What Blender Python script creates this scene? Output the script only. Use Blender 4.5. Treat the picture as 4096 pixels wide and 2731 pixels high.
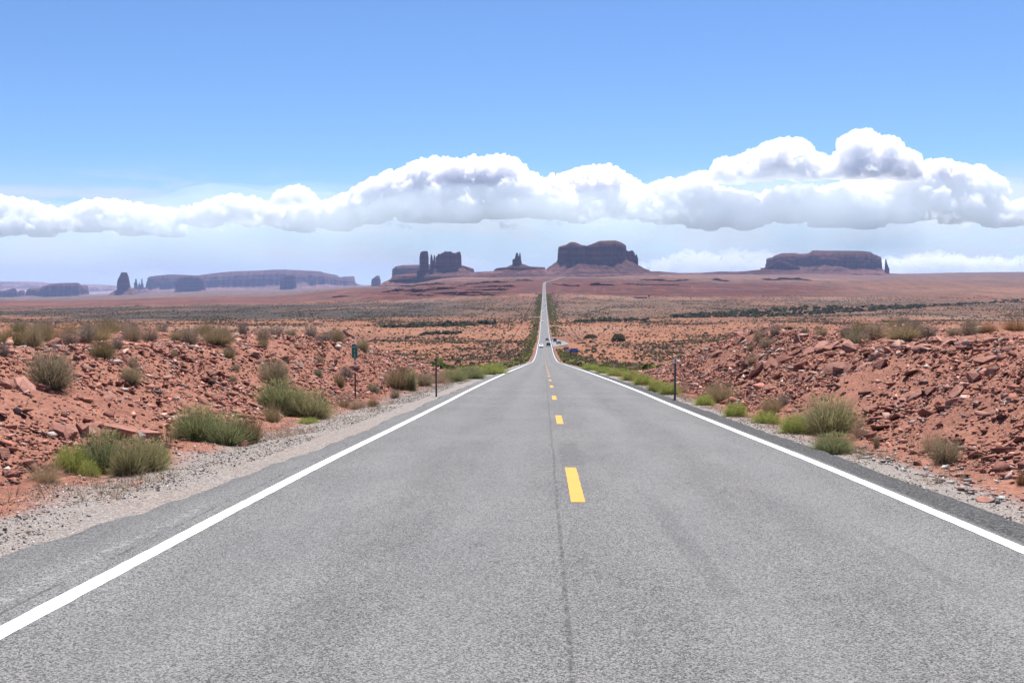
import bpy, bmesh, math, random
import numpy as np
from mathutils import Vector, Matrix, Euler

# ------------------------------------------------------------------ camera, world, sun, exposure
for o in list(bpy.data.objects):
    bpy.data.objects.remove(o, do_unlink=True)
SC = bpy.context.scene
COL = SC.collection
R = math.radians
PITCH = math.atan(250.5 / 4096)
YAW = math.atan(128 / 4096 * math.cos(PITCH))
EYE = 1.73
cam_data = bpy.data.cameras.new('camera')
cam_data.sensor_width = 36
cam_data.lens = 36
cam_data.clip_start = 0.1
cam_data.clip_end = 200000
cam = bpy.data.objects.new('camera', cam_data)
COL.objects.link(cam)
cam.location = (0, 0, EYE)
cam.rotation_euler = (R(90) - PITCH, 0, YAW)
SC.camera = cam

SUN_EL, SUN_AZ = 66, 14          # degrees; azimuth clockwise from the road direction (+Y)
world = bpy.data.worlds.new('World')
SC.world = world
world.use_nodes = True
wn = world.node_tree
wn.nodes.clear()
w_out = wn.nodes.new('ShaderNodeOutputWorld')
w_bg = wn.nodes.new('ShaderNodeBackground')
w_sky = wn.nodes.new('ShaderNodeTexSky')
w_sky.sky_type = 'NISHITA'
w_sky.sun_disc = False
w_sky.sun_elevation = R(SUN_EL)
w_sky.sun_rotation = R(SUN_AZ)
w_sky.altitude = 1600
w_sky.air_density = 1.0
w_sky.dust_density = 0.6
w_sky.ozone_density = 3.0
w_bg.inputs['Strength'].default_value = 0.05
w_tint = wn.nodes.new('ShaderNodeMix'); w_tint.data_type = 'RGBA'; w_tint.blend_type = 'MULTIPLY'
w_tint.inputs[0].default_value = 1.0
w_tint.inputs[7].default_value = (.87, 1.085, 1.36, 1)
wn.links.new(w_sky.outputs[0], w_tint.inputs[6])
# thin veils of rain and stratus low in the sky, by direction
w_tc = wn.nodes.new('ShaderNodeTexCoord')
w_sep = wn.nodes.new('ShaderNodeSeparateXYZ'); wn.links.new(w_tc.outputs['Generated'], w_sep.inputs[0])
def w_math(op, a, b=0.0):
    n = wn.nodes.new('ShaderNodeMath'); n.operation = op
    for v, i in ((a, 0), (b, 1)):
        if hasattr(v, 'links'): wn.links.new(v, n.inputs[i])
        else: n.inputs[i].default_value = v
    return n.outputs[0]
def w_ramp(f, lo, hi):
    n = wn.nodes.new('ShaderNodeMapRange'); n.interpolation_type = 'SMOOTHSTEP'
    wn.links.new(f, n.inputs[0]); n.inputs[1].default_value = lo; n.inputs[2].default_value = hi
    return n.outputs[0]
w_map = wn.nodes.new('ShaderNodeMapping'); w_map.inputs['Scale'].default_value = (3.2, 3.2, 15)
wn.links.new(w_tc.outputs['Generated'], w_map.inputs[0])
w_no = wn.nodes.new('ShaderNodeTexNoise'); w_no.inputs['Scale'].default_value = 2.2; w_no.inputs['Detail'].default_value = 7
w_no.inputs['Roughness'].default_value = .58; w_no.inputs['Distortion'].default_value = .4
wn.links.new(w_map.outputs[0], w_no.inputs['Vector'])
w_el = w_sep.outputs[2]
w_band = w_math('MULTIPLY', w_ramp(w_el, .115, .06), w_ramp(w_el, -.02, .01))
w_veil = w_math('MULTIPLY', w_math('ADD', w_math('MULTIPLY', w_ramp(w_no.outputs['Fac'], .44, .60), .62), .22), w_band)
w_mix = wn.nodes.new('ShaderNodeMix'); w_mix.data_type = 'RGBA'
wn.links.new(w_veil, w_mix.inputs[0]); wn.links.new(w_tint.outputs[2], w_mix.inputs[6])
w_mix.inputs[7].default_value = (7.0, 7.6, 8.5, 1)
wn.links.new(w_mix.outputs[2], w_bg.inputs[0])
wn.links.new(w_bg.outputs[0], w_out.inputs[0])

sun_d = bpy.data.lights.new('sun', 'SUN')
sun_d.energy = 4.2
sun_d.angle = R(0.53)
sun_d.color = (1.0, 0.96, 0.90)
sun = bpy.data.objects.new('sun', sun_d)
COL.objects.link(sun)
sv = Vector((math.sin(R(SUN_AZ)) * math.cos(R(SUN_EL)), math.cos(R(SUN_AZ)) * math.cos(R(SUN_EL)), math.sin(R(SUN_EL))))
sun.rotation_euler = sv.to_track_quat('Z', 'Y').to_euler()
sun.location = (0, -40, 60)

SC.view_settings.view_transform = 'Standard'
SC.view_settings.look = 'None'
SC.view_settings.gamma = 1
SC.view_settings.use_curve_mapping = False
SC.view_settings.exposure = 1.1
SC.cycles.max_bounces = 40
SC.cycles.diffuse_bounces = 3
SC.cycles.volume_bounces = 40
SC.cycles.transparent_max_bounces = 8
SC.cycles.caustics_reflective = False
SC.cycles.caustics_refractive = False

# ------------------------------------------------------------------ noise
rs = np.random.RandomState(7)
_perm = rs.permutation(256)
_perm = np.concatenate([_perm, _perm, _perm])
_g = rs.normal(size=(256, 3)); _g /= np.linalg.norm(_g, axis=1)[:, None]

def perlin(x, y, z=0.0):
    x, y, z = np.broadcast_arrays(np.asarray(x, float), np.asarray(y, float), np.asarray(z, float))
    xi, yi, zi = np.floor(x).astype(int), np.floor(y).astype(int), np.floor(z).astype(int)
    fx, fy, fz = x - xi, y - yi, z - zi
    u, v, w = [f * f * f * (f * (f * 6 - 15) + 10) for f in (fx, fy, fz)]
    xi &= 255; yi &= 255; zi &= 255
    def gr(a, b, c):
        h = _perm[_perm[_perm[xi + a] + yi + b] + zi + c]
        g = _g[h]
        return g[..., 0] * (fx - a) + g[..., 1] * (fy - b) + g[..., 2] * (fz - c)
    l = lambda a, b, t: a + t * (b - a)
    return 1.6 * l(l(l(gr(0, 0, 0), gr(1, 0, 0), u), l(gr(0, 1, 0), gr(1, 1, 0), u), v),
                   l(l(gr(0, 0, 1), gr(1, 0, 1), u), l(gr(0, 1, 1), gr(1, 1, 1), u), v), w)

def fbm(x, y, z=0.0, o=4, gain=0.5):
    s, a = 0, 1.0
    for k in range(o):
        s = s + a * perlin(np.asarray(x) * 2 ** k + 13.7 * k, np.asarray(y) * 2 ** k - 7.1 * k, np.asarray(z) * 2 ** k + 3.3 * k)
        a *= gain
    return s

def smooth(a, b, x):
    t = np.clip((np.asarray(x, float) - a) / (b - a), 0, 1)
    return t * t * (3 - 2 * t)

def pchip(xs, ys):
    xs, ys = np.array(xs, float), np.array(ys, float)
    h = np.diff(xs); d = np.diff(ys) / h
    m = np.zeros_like(xs); m[0], m[-1] = d[0], d[-1]
    for i in range(1, len(xs) - 1):
        if d[i - 1] * d[i] > 0:
            w1, w2 = 2 * h[i] + h[i - 1], h[i] + 2 * h[i - 1]
            m[i] = (w1 + w2) / (w1 / d[i - 1] + w2 / d[i])
    def f(x):
        x = np.asarray(x, float)
        i = np.clip(np.searchsorted(xs, x) - 1, 0, len(xs) - 2)
        t = (x - xs[i]) / h[i]
        xo = np.clip(t, 0, 1)
        v = ((1 + 2 * xo) * (1 - xo) ** 2 * ys[i] + xo * (1 - xo) ** 2 * h[i] * m[i]
             + xo * xo * (3 - 2 * xo) * ys[i + 1] + xo * xo * (xo - 1) * h[i] * m[i + 1])
        return v + np.where(t < 0, t * h[i] * m[i], 0) + np.where(t > 1, (t - 1) * h[i] * m[i + 1], 0)
    return f

# ------------------------------------------------------------------ photograph pixels (4096 x 2731) <-> rays
CAMROT = np.array(Euler(cam.rotation_euler).to_matrix())
def ray(px, py):
    d = CAMROT @ np.array([(px - 2048) / 4096, -(py - 1365.5) / 4096, -1.0])
    return d
def at_depth(px, py, Y):
    d = ray(px, py)
    return d[0] / d[1] * Y, EYE + d[2] / d[1] * Y

# ------------------------------------------------------------------ object helpers
def tag(o, label=None, cat=None, group=None, kind=None):
    if label: o['label'] = label
    if cat: o['category'] = cat
    if group: o['group'] = group
    if kind: o['kind'] = kind
    return o

def link(name, me, mat=None, parent=None):
    o = bpy.data.objects.new(name, me)
    COL.objects.link(o)
    if mat is not None and me is not None and len(me.materials) == 0:
        me.materials.append(mat)
    if parent is not None:
        o.parent = parent
    return o

def empty(name, loc, rz=0):
    o = bpy.data.objects.new(name, None)
    o.empty_display_size = 0.3
    COL.objects.link(o)
    o.location = loc
    o.rotation_euler = (0, 0, rz)
    return o

def mesh_np(name, V, F, smooth_shade=False, col=None, attrs=None):
    """V (n,3) array, F (m,k) array of k-gons or a list of such arrays."""
    me = bpy.data.meshes.new(name)
    Fs = F if isinstance(F, list) else [F]
    V = np.asarray(V, np.float32)
    me.vertices.add(len(V)); me.vertices.foreach_set('co', V.ravel())
    loops = np.concatenate([f.ravel() for f in Fs]).astype(np.int32)
    tot = np.concatenate([np.full(len(f), f.shape[1]) for f in Fs]).astype(np.int32)
    me.loops.add(len(loops)); me.loops.foreach_set('vertex_index', loops)
    me.polygons.add(len(tot))
    me.polygons.foreach_set('loop_start', np.concatenate([[0], np.cumsum(tot)[:-1]]).astype(np.int32))
    me.polygons.foreach_set('loop_total', tot)
    if smooth_shade:
        me.polygons.foreach_set('use_smooth', np.ones(len(tot), bool))
    if col is not None:
        a = me.color_attributes.new('Col', 'FLOAT_COLOR', 'POINT')
        c = np.ones((len(V), 4), np.float32); c[:, :3] = col
        a.data.foreach_set('color', c.ravel())
    for k, v in (attrs or {}).items():
        a = me.attributes.new(k, 'FLOAT', 'POINT')
        a.data.foreach_set('value', np.asarray(v, np.float32))
    me.update(calc_edges=True)
    me.validate()
    return me

def grid_faces(nr, nc, wrap=False):
    c = nc if wrap else nc - 1
    i = np.arange(nr - 1)[:, None]; j = np.arange(c)[None, :]
    j2 = (j + 1) % nc
    a = i * nc + j; b = i * nc + j2; cc = (i + 1) * nc + j2; d = (i + 1) * nc + j
    return np.stack([a, b, cc, d], -1).reshape(-1, 4)

class MB:
    """collects simple solids into one mesh"""
    def __init__(s): s.v = []; s.f = []
    def add(s, V, F):
        k = len(s.v); s.v += [tuple(map(float, p)) for p in V]; s.f += [tuple(i + k for i in f) for f in F]; return s
    def box(s, x0, x1, y0, y1, z0, z1):
        return s.add([(x0, y0, z0), (x1, y0, z0), (x1, y1, z0), (x0, y1, z0), (x0, y0, z1), (x1, y0, z1), (x1, y1, z1), (x0, y1, z1)],
                     [(0, 3, 2, 1), (4, 5, 6, 7), (0, 1, 5, 4), (1, 2, 6, 5), (2, 3, 7, 6), (3, 0, 4, 7)])
    def cyl(s, p, q, r0, r1=None, n=10):
        r1 = r0 if r1 is None else r1
        p, q = Vector(p), Vector(q); ax = (q - p).normalized()
        a = ax.orthogonal().normalized(); b = ax.cross(a)
        V = [p + (a * math.cos(t) + b * math.sin(t)) * r0 for t in [2 * math.pi * i / n for i in range(n)]]
        V += [q + (a * math.cos(t) + b * math.sin(t)) * r1 for t in [2 * math.pi * i / n for i in range(n)]]
        F = [(i, (i + 1) % n, n + (i + 1) % n, n + i) for i in range(n)] + [tuple(range(n - 1, -1, -1)), tuple(range(n, 2 * n))]
        return s.add(V, F)
    def prism(s, prof, x0, x1, inset=None):
        """profile in (y,z) extruded along x; inset(z)->inward amount at each end"""
        n = len(prof); g = inset or (lambda z: 0)
        V = [(x0 + g(z), y, z) for y, z in prof] + [(x1 - g(z), y, z) for y, z in prof]
        F = [(i, n + i, n + (i + 1) % n, (i + 1) % n) for i in range(n)] + [tuple(range(n)), tuple(range(2 * n - 1, n - 1, -1))]
        return s.add(V, F)
    def build(s, name, mat, parent=None, bevel=0, smooth_shade=False):
        me = bpy.data.meshes.new(name)
        me.from_pydata(s.v, [], s.f)
        bm = bmesh.new(); bm.from_mesh(me)
        bmesh.ops.recalc_face_normals(bm, faces=bm.faces)
        if bevel:
            bmesh.ops.bevel(bm, geom=bm.edges[:], offset=bevel, segments=2, affect='EDGES', clamp_overlap=True)
        bm.to_mesh(me); bm.free()
        if smooth_shade:
            for p in me.polygons: p.use_smooth = True
        return link(name, me, mat, parent)

# ------------------------------------------------------------------ material helpers
class NT:
    def __init__(s, name, rough=0.9, spec=0.2):
        s.m = bpy.data.materials.new(name); s.m.use_nodes = True
        s.t = s.m.node_tree; s.p = s.t.nodes['Principled BSDF']
        s.p.inputs['Roughness'].default_value = rough
        s.p.inputs['Specular IOR Level'].default_value = spec
    def n(s, typ, **kw):
        nd = s.t.nodes.new(typ)
        for k, v in kw.items():
            setattr(nd, k, v)
        return nd
    def l(s, a, b): s.t.links.new(a, b)
    def val(s, x, inp):
        if hasattr(x, 'links'): s.l(x, inp)
        elif isinstance(x, (tuple, list)): inp.default_value = tuple(x) + ((1,) if len(x) == 3 and len(inp.default_value) == 4 else ())
        else: inp.default_value = x
    def pos(s):
        return s.n('ShaderNodeNewGeometry').outputs['Position']
    def obj(s):
        return s.n('ShaderNodeTexCoord').outputs['Object']
    def rnd(s):
        return s.n('ShaderNodeObjectInfo').outputs['Random']
    def scale(s, v, sc):
        m = s.n('ShaderNodeMapping'); m.inputs['Scale'].default_value = sc; s.l(v, m.inputs[0]); return m.outputs[0]
    def noise(s, v, scale, detail=4, rough=0.55, dist=0):
        nd = s.n('ShaderNodeTexNoise'); s.l(v, nd.inputs['Vector'])
        nd.inputs['Scale'].default_value = scale; nd.inputs['Detail'].default_value = detail
        nd.inputs['Roughness'].default_value = rough; nd.inputs['Distortion'].default_value = dist
        return nd.outputs['Fac']
    def vor(s, v, scale, out='Color', feature='F1'):
        nd = s.n('ShaderNodeTexVoronoi', feature=feature); s.l(v, nd.inputs['Vector'])
        nd.inputs['Scale'].default_value = scale
        return nd.outputs[out]
    def math(s, op, a, b=0.0, c=None):
        nd = s.n('ShaderNodeMath', operation=op); s.val(a, nd.inputs[0]); s.val(b, nd.inputs[1])
        if c is not None: s.val(c, nd.inputs[2])
        return nd.outputs[0]
    def ramp(s, f, lo, hi, a=0.0, b=1.0):
        nd = s.n('ShaderNodeMapRange', interpolation_type='SMOOTHSTEP')
        s.val(f, nd.inputs[0]); nd.inputs[1].default_value = lo; nd.inputs[2].default_value = hi
        nd.inputs[3].default_value = a; nd.inputs[4].default_value = b
        return nd.outputs[0]
    def mix(s, f, a, b, blend='MIX'):
        nd = s.n('ShaderNodeMix', data_type='RGBA', blend_type=blend)
        s.val(f, nd.inputs[0]); s.val(a, nd.inputs[6]); s.val(b, nd.inputs[7])
        return nd.outputs[2]
    def sep(s, v):
        nd = s.n('ShaderNodeSeparateXYZ'); s.l(v, nd.inputs[0]); return nd.outputs
    def attr(s, name, out='Color'):
        return s.n('ShaderNodeAttribute', attribute_name=name).outputs[out]
    def base(s, c): s.val(c, s.p.inputs['Base Color']); return s
    def bump(s, h, strength=0.5, dist=0.02):
        nd = s.n('ShaderNodeBump'); nd.inputs['Strength'].default_value = strength; nd.inputs['Distance'].default_value = dist
        s.l(h, nd.inputs['Height']); s.l(nd.outputs[0], s.p.inputs['Normal']); return s

def plain(name, c, rough=0.6, spec=0.3, metal=0.0, var=0.12, scale=6):
    """a simple surface colour with a little mottling"""
    k = NT(name, rough, spec)
    f = k.noise(k.obj(), scale, 4)
    k.base(k.mix(f, tuple(x * (1 - var) for x in c), tuple(min(1, x * (1 + var)) for x in c)))
    k.p.inputs['Metallic'].default_value = metal
    return k.m

# ------------------------------------------------------------------ terrain shape
zr = pchip([-60, -20, 0, 13.8, 22, 33.8, 42.8, 92.9, 198, 320, 441, 524, 806, 1072, 1558, 2000, 2435, 2900, 3340, 3700, 4000, 4300, 4600, 5200],
           [3.7, 1.27, 0, -.90, -1.5, -2.36, -3.0, -6.75, -14.8, -23.8, -30.2, -33.0, -41.6, -42.5, -43.2, -41.8, -38.1, -27.5, -13.5, -4.0, 4.5, 11.6, 11.0, 4])
road_x = pchip([-60, 0, 3250, 3420, 3700, 4000, 4280, 4420, 4700], [.4, .4, .4, 3, 32, 62, 90, 92, 75])

_tu = np.array([-700, 0, 600, 880, 1050, 1230, 1250, 1270, 1480, 1700, 2100, 2352, 3000])
_tt = (_tu - 1249.5) / 2352.0
_td = np.array([806, 1072, 1558, 2000, 2435, 3340, 4000, 5000, 6000, 8000, 12000, 20000, 28000], float)
_py = {  # picture rows (of a 1568 row picture) the ground reaches at each distance
    -700: [754, 741, 723, 714, 708, 699, 696, 693, 690, 687, 684, 681, 679],
    0:    [754, 741, 723, 714, 708, 699, 696, 693, 690, 687, 684, 681, 679],
    600:  [754, 739, 717, 707, 700, 690, 686, 681, 677, 672, 667, 664, 662],
    880:  [760, 739, 713, 702, 692, 672, 663, 661, 660, 659, 658, 657, 656],
    1050: [763, 740, 711, 698, 686, 660, 646, 639, 639, 640, 641, 642, 643],
    1480: [762, 739, 709, 695, 682, 657, 642, 636, 634, 632, 634, 640, 642],
    1700: [756, 737, 707, 694, 683, 662, 648, 639, 634, 629, 633, 640, 642],
    2100: [752, 735, 707, 694, 684, 667, 655, 643, 635, 629, 632, 640, 642],
    2352: [750, 733, 706, 694, 684, 667, 655, 642, 633, 626, 632, 640, 642],
    3000: [750, 733, 706, 694, 684, 667, 655, 642, 633, 626, 632, 640, 642],
}
_dn = np.array([0, 100, 200, 320, 441, 524], float)
_offn = np.array([-.6, -.9, -1.8, -2.2, -2.4, -2.4])
_D = np.concatenate([_dn, _td])
_tab = np.zeros((len(_D), len(_tu)))
for j, u in enumerate(_tu):
    if u in _py:
        zz = EYE - (np.array(_py[u], float) - 640) / 2352 * _td
        _tab[6:, j] = zz - zr(np.minimum(_td, 5200))
        _tab[:6, j] = _offn
        _tab[5, j] = 0.6 * _offn[5] + 0.4 * _tab[6, j]
    else:
        s = {1230: 1, 1250: 1, 1270: 1}[u]
        _tab[:6, j] = np.linspace(-.4, -.9, 6)
        _tab[6:, j] = -1.0
        far = np.array([-2.0, -4.0, -8.0, -14.0, -20.0, -24.0])
        _tab[-6:, j] = far
_lD = np.log(np.maximum(_D, 20))

def plain_off(x, y):
    d = np.log(np.clip(y, 20, 28000)); t = np.clip(x / np.maximum(y, 60), _tt[0], _tt[-1])
    i = np.clip(np.searchsorted(_lD, d) - 1, 0, len(_lD) - 2)
    j = np.clip(np.searchsorted(_tt, t) - 1, 0, len(_tt) - 2)
    a = (d - _lD[i]) / np.maximum(_lD[i + 1] - _lD[i], 1e-6); b = (t - _tt[j]) / (_tt[j + 1] - _tt[j])
    a = np.clip(a, 0, 1); b = np.clip(b, 0, 1); b = b * b * (3 - 2 * b)
    return (_tab[i, j] * (1 - b) + _tab[i, j + 1] * b) * (1 - a) + (_tab[i + 1, j] * (1 - b) + _tab[i + 1, j + 1] * b) * a

hcL = pchip([-30, 5, 12, 22, 36, 48, 60, 75, 90, 105, 130], [1.0, 1.35, 1.5, 1.75, 2.2, 2.5, 2.25, 1.35, .5, -.2, -.7])
hcR = pchip([-30, 5, 12, 21, 33, 42, 50, 60, 75, 90, 105, 130], [1.0, 1.5, 1.75, 1.95, 2.05, 2.6, 2.75, 2.2, 1.1, .1, -.4, -.8])

def bank(x, y):
    """height of the cutting's two banks above the road level"""
    wL = -x; wR = x
    wob = 0.55 * fbm(y * .11, x * .05, 3.1, 3)
    fL = smooth(6.1 + .5 * wob, 11.2 + wob, wL - .6 * smooth(16, 4, y))
    fR = smooth(5.6 + .5 * wob, 10.4 + wob, wR)
    hL = hcL(y) * (fL ** 1.05) + .3 * smooth(11, 26, wL)
    hR = hcR(y) * (fR ** .95) + .35 * smooth(10, 24, wR)
    dip = smooth(1, 0, np.abs((wR - 12.5 - .0 * y) / 3.2)) * smooth(24, 34, y) * smooth(48, 38, y) * .45
    hR = hR - dip
    fall = lambda w: .16 * np.maximum(w - 34, 0) ** 1.06
    h = np.where(x < 0, hL - fall(wL), hR - fall(wR))
    shoulder = -.10 + .03 * smooth(4.0, 4.8, np.abs(x - .3)) - .06 * smooth(5, 6, np.abs(x - .3))
    return h + shoulder

def ground_z(x, y, detail=True):
    x = np.asarray(x, float); y = np.asarray(y, float)
    x, y = np.broadcast_arrays(x, y)
    yy = np.minimum(y, 5200)
    z0 = zr(yy)
    near = smooth(150, 85, y)
    b = bank(x, y)
    po = plain_off(x, y)
    corridor = smooth(14 + .004 * y, 6.0, np.abs(x - road_x(np.clip(y, 0, 4700)))) * smooth(5200, 4700, y)
    po = po * (1 - corridor) + (-.14 - .00022 * y) * corridor
    z = z0 + near * b + (1 - near) * po
    if detail:
        away = smooth(4.9, 7.5, np.abs(x - .4)) * near
        rough = fbm(x * .9, y * .9, 1.7, 4) * .13 + np.abs(fbm(x * .33, y * .33, 5.2, 3)) * .16 - .06
        z = z + away * rough
        off = 1 - corridor
        z = z + (1 - near) * off * (.35 * fbm(x * .05, y * .05, 9, 3) * smooth(900, 150, y)
                                     + 1.2 * fbm(x * .008, y * .008, 2, 3) * smooth(200, 900, y)
                                     + 5 * fbm(x * .0016, y * .0022, 4, 4) * smooth(1400, 3500, y) * smooth(0, .03, np.abs(x / np.maximum(y, 1)))
                                     + 9 * np.abs(fbm(x * .0009, y * .0012, 6, 4)) * smooth(4200, 7000, y))
        # strata ledges on the red ridge each side of the far road
        t = x / np.maximum(y, 1)
        m = smooth(2350, 2700, y) * smooth(4300, 3900, y) * off
        ml = m * np.maximum(smooth(.012, .035, -t) * smooth(.185, .15, -t), .8 * smooth(.012, .05, t) * smooth(.34, .26, t))
        q = z + 6.0 * fbm(x * .003, y * .003, 8, 4)
        st = 7.0
        fr = (q / st) - np.floor(q / st)
        z = z + ml * (smooth(.47, .53, fr) - fr) * st * .85
        q2 = (z + 2.0 * fbm(x * .012, y * .012, 3, 3)) / 2.6
        f2 = q2 - np.floor(q2)
        z = z + m * smooth(-.1, .25, fbm(x * .003, y * .003, 12, 3)) * (smooth(.45, .55, f2) - f2) * 2.6 * .8
    return z

def hit(px, py, near_y=4.0, far=3000.0):
    """where the ray through a photograph pixel meets the ground"""
    d = ray(px, py); d = d / d[1]
    ys = np.geomspace(near_y, far, 900)
    g = ground_z(d[0] * ys, ys) - (EYE + d[2] * ys)
    k = np.argmax(g > 0)
    if not (g > 0).any(): return None
    lo, hi = ys[max(k - 1, 0)], ys[k]
    for _ in range(12):
        mid = (lo + hi) / 2
        if ground_z(d[0] * mid, mid) > EYE + d[2] * mid: hi = mid
        else: lo = mid
    return np.array([d[0] * hi, hi, float(ground_z(d[0] * hi, hi))])

# ---- ground sheet: rows get longer with distance, columns fan out
rows = [-30.0]
while rows[-1] < 29500:
    y = rows[-1]
    st = .22 if y < 22 else min(.010 * y, 60)
    if 2400 < y < 4300: st = 7
    if y > 9000: st = 260
    rows.append(y + st)
rows = np.array(rows)
gp = [0.0]
while gp[-1] < 78:
    g_ = gp[-1]
    gp.append(g_ + (.3 if g_ < 4 else .16 if g_ < 14 else .16 + .016 * (g_ - 14)))
gp = np.array(gp); gcol = np.concatenate([-gp[:0:-1], gp])
sc_ = np.maximum(1, rows / 100.0)
GX = gcol[None, :] * sc_[:, None]; GY = np.repeat(rows[:, None], len(gcol), 1)
GZ = ground_z(GX, GY)
X, Y = GX.ravel(), GY.ravel(); Zg = GZ.ravel()
def ground_z(x, y, detail=True):
    """height of the finished ground sheet, read from its grid"""
    x, y = np.broadcast_arrays(np.asarray(x, float), np.asarray(y, float))
    i = np.clip(np.searchsorted(rows, y) - 1, 0, len(rows) - 2)
    a = np.clip((y - rows[i]) / (rows[i + 1] - rows[i]), 0, 1)
    g_ = x / (sc_[i] * (1 - a) + sc_[i + 1] * a)
    j = np.clip(np.searchsorted(gcol, g_) - 1, 0, len(gcol) - 2)
    b = np.clip((g_ - gcol[j]) / (gcol[j + 1] - gcol[j]), 0, 1)
    return (GZ[i, j] * (1 - b) + GZ[i, j + 1] * b) * (1 - a) + (GZ[i + 1, j] * (1 - b) + GZ[i + 1, j + 1] * b) * a
T = X / np.maximum(Y, 30)

def lerp3(a, b, f): return np.asarray(a)[None, :] * (1 - f[:, None]) + (np.asarray(b)[None, :] if np.ndim(b) == 1 else b) * f[:, None]
def over(c, new, f): return c * (1 - f[:, None]) + np.asarray(new)[None, :] * f[:, None]

def ground_colour(x, y):
    t = x / np.maximum(y, 30)
    n1 = fbm(x * .5, y * .5, 0, 4); n2 = fbm(x * .02, y * .012, 2, 4)
    n3 = fbm(x * .0035, y * .0016, 5, 4); n4 = fbm(x * .0011, y * .0006, 7, 4)
    soil = np.repeat(np.array([[.335, .130, .080]]), len(x), 0)
    soil = over(soil, (.285, .108, .068), smooth(-.1, .5, n1))
    path = smooth(.25, .6, fbm(x * .12, y * .12, 11, 3)) * smooth(9, 12, np.abs(x))
    soil = over(soil, (.36, .165, .115), path * .6)
    sand = np.repeat(np.array([[.295, .110, .054]]), len(x), 0)
    sand = over(sand, (.215, .083, .045), smooth(-.2, .5, n2))
    sand = over(sand, (.29, .145, .088), smooth(.15, .6, n3) * .7)
    c = np.where((y < 120)[:, None], soil, sand)
    f = smooth(60, 140, y); c = soil * (1 - f[:, None]) + sand * f[:, None]
    # scrub cover that is too fine to model one by one, by region
    left = smooth(-.04, -.14, t)
    scrub = (.035, .030, .024)
    # wide dark scrub flats beyond the wash
    d1 = smooth(1050, 1250, y) * smooth(2500, 2200, y)
    c = over(c, (.105, .066, .040), d1 * (.62 + .25 * left) * smooth(-.45, .15, n3 + .25))
    c = over(c, scrub, d1 * left * .62 * smooth(-.3, .3, n3 + .3))
    # pale bare strip
    d2 = smooth(2150, 2300, y) * smooth(2560, 2450, y) * smooth(-.25, -.1, t)
    c = over(c, (.27, .125, .078), d2 * .7 * smooth(-.3, .2, n3))
    # red ridge
    d3 = smooth(2450, 2700, y) * smooth(4600, 4000, y) * smooth(-.24, -.16, t) * smooth(.40, .26, t)
    c = over(c, (.125, .034, .023), d3 * .95)
    c = over(c, (.175, .095, .066), d3 * smooth(3700, 4100, y) * .7)
    # left: red band, then grey-olive scrub again
    d4 = smooth(2600, 3000, y) * smooth(5200, 4400, y) * smooth(-.14, -.22, t)
    c = over(c, (.155, .050, .034), d4 * .8)
    d5 = smooth(4600, 5600, y) * smooth(-.1, -.2, t)
    c = over(c, (.150, .088, .062), d5 * .8); c = over(c, (.22, .12, .08), d5 * .5 * smooth(.0, .4, n4))
    # right: tan and pink stripes
    d6 = smooth(2400, 3000, y) * smooth(.22, .34, t)
    c = over(c, (.225, .090, .046), d6 * .8)
    c = over(c, (.130, .066, .046), d6 * .75 * smooth(-.05, .35, n4 + .3 * n3))
    d7 = smooth(4300, 5200, y) * smooth(-.1, .1, t)
    c = over(c, (.150, .080, .062), d7 * .6)
    c = c * (1 + .18 * np.clip(n3, -1, 1) * smooth(900, 2000, y))[:, None]
    # light gravel beside the asphalt, dusty near the camera on the wide verge
    gl = smooth(6.3 + .3 * n1, 5.3, -x) * smooth(3.2, 3.8, -x)
    gr_ = smooth(5.75 + .3 * n1, 5.05, x) * smooth(3.8, 4.4, x)
    g = np.maximum(gl, gr_) * smooth(420, 150, y)
    c = over(c, (.27, .222, .192), g * .9)
    c = over(c, (.29, .195, .155), g * smooth(-.15, .35, fbm(x * .6, y * .35, 21, 3)) * .65 * smooth(40, 15, y))
    return np.clip(c * np.array([[.82, .98, 1.12]]), .01, .9), g

gc, gg = ground_colour(X, Y)
def veg_amount(x, y):
    t = x / np.maximum(y, 30)
    n = fbm(x * .012, y * .006, 31, 4)
    a = smooth(-.25, .35, n) * smooth(60, 200, y)
    a = a * (1 - .8 * smooth(740, 800, y) * smooth(960, 900, y))
    return np.clip(a, 0, 1)
ground_me = mesh_np('ground', np.stack([X, Y, Zg], 1), grid_faces(len(rows), len(gcol)), True, gc, {'gravel': gg, 'veg': veg_amount(X, Y)})

k = NT('red_earth', .95, .1)
P = k.pos()
c = k.attr('Col'); gv = k.attr('gravel', 'Fac'); vg = k.attr('veg', 'Fac')
fine = k.noise(P, 9, 6, .65); grit = k.noise(P, 60, 3, .6)
c = k.mix(.75, c, k.mix(k.ramp(fine, .3, .7), (.62, .60, .58), (1.28, 1.28, 1.28)), 'MULTIPLY')
c = k.mix(.6, c, k.mix(k.ramp(grit, .3, .7), (.7, .68, .68), (1.25, 1.25, 1.25)), 'MULTIPLY')
peb = k.vor(P, 60, 'Color')
pebv = k.math('POWER', k.sep(peb)[0], 1.5)
c = k.mix(k.math('MULTIPLY', gv, .6), c, k.mix(pebv, (.09, .075, .065), (.46, .40, .35)))
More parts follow.
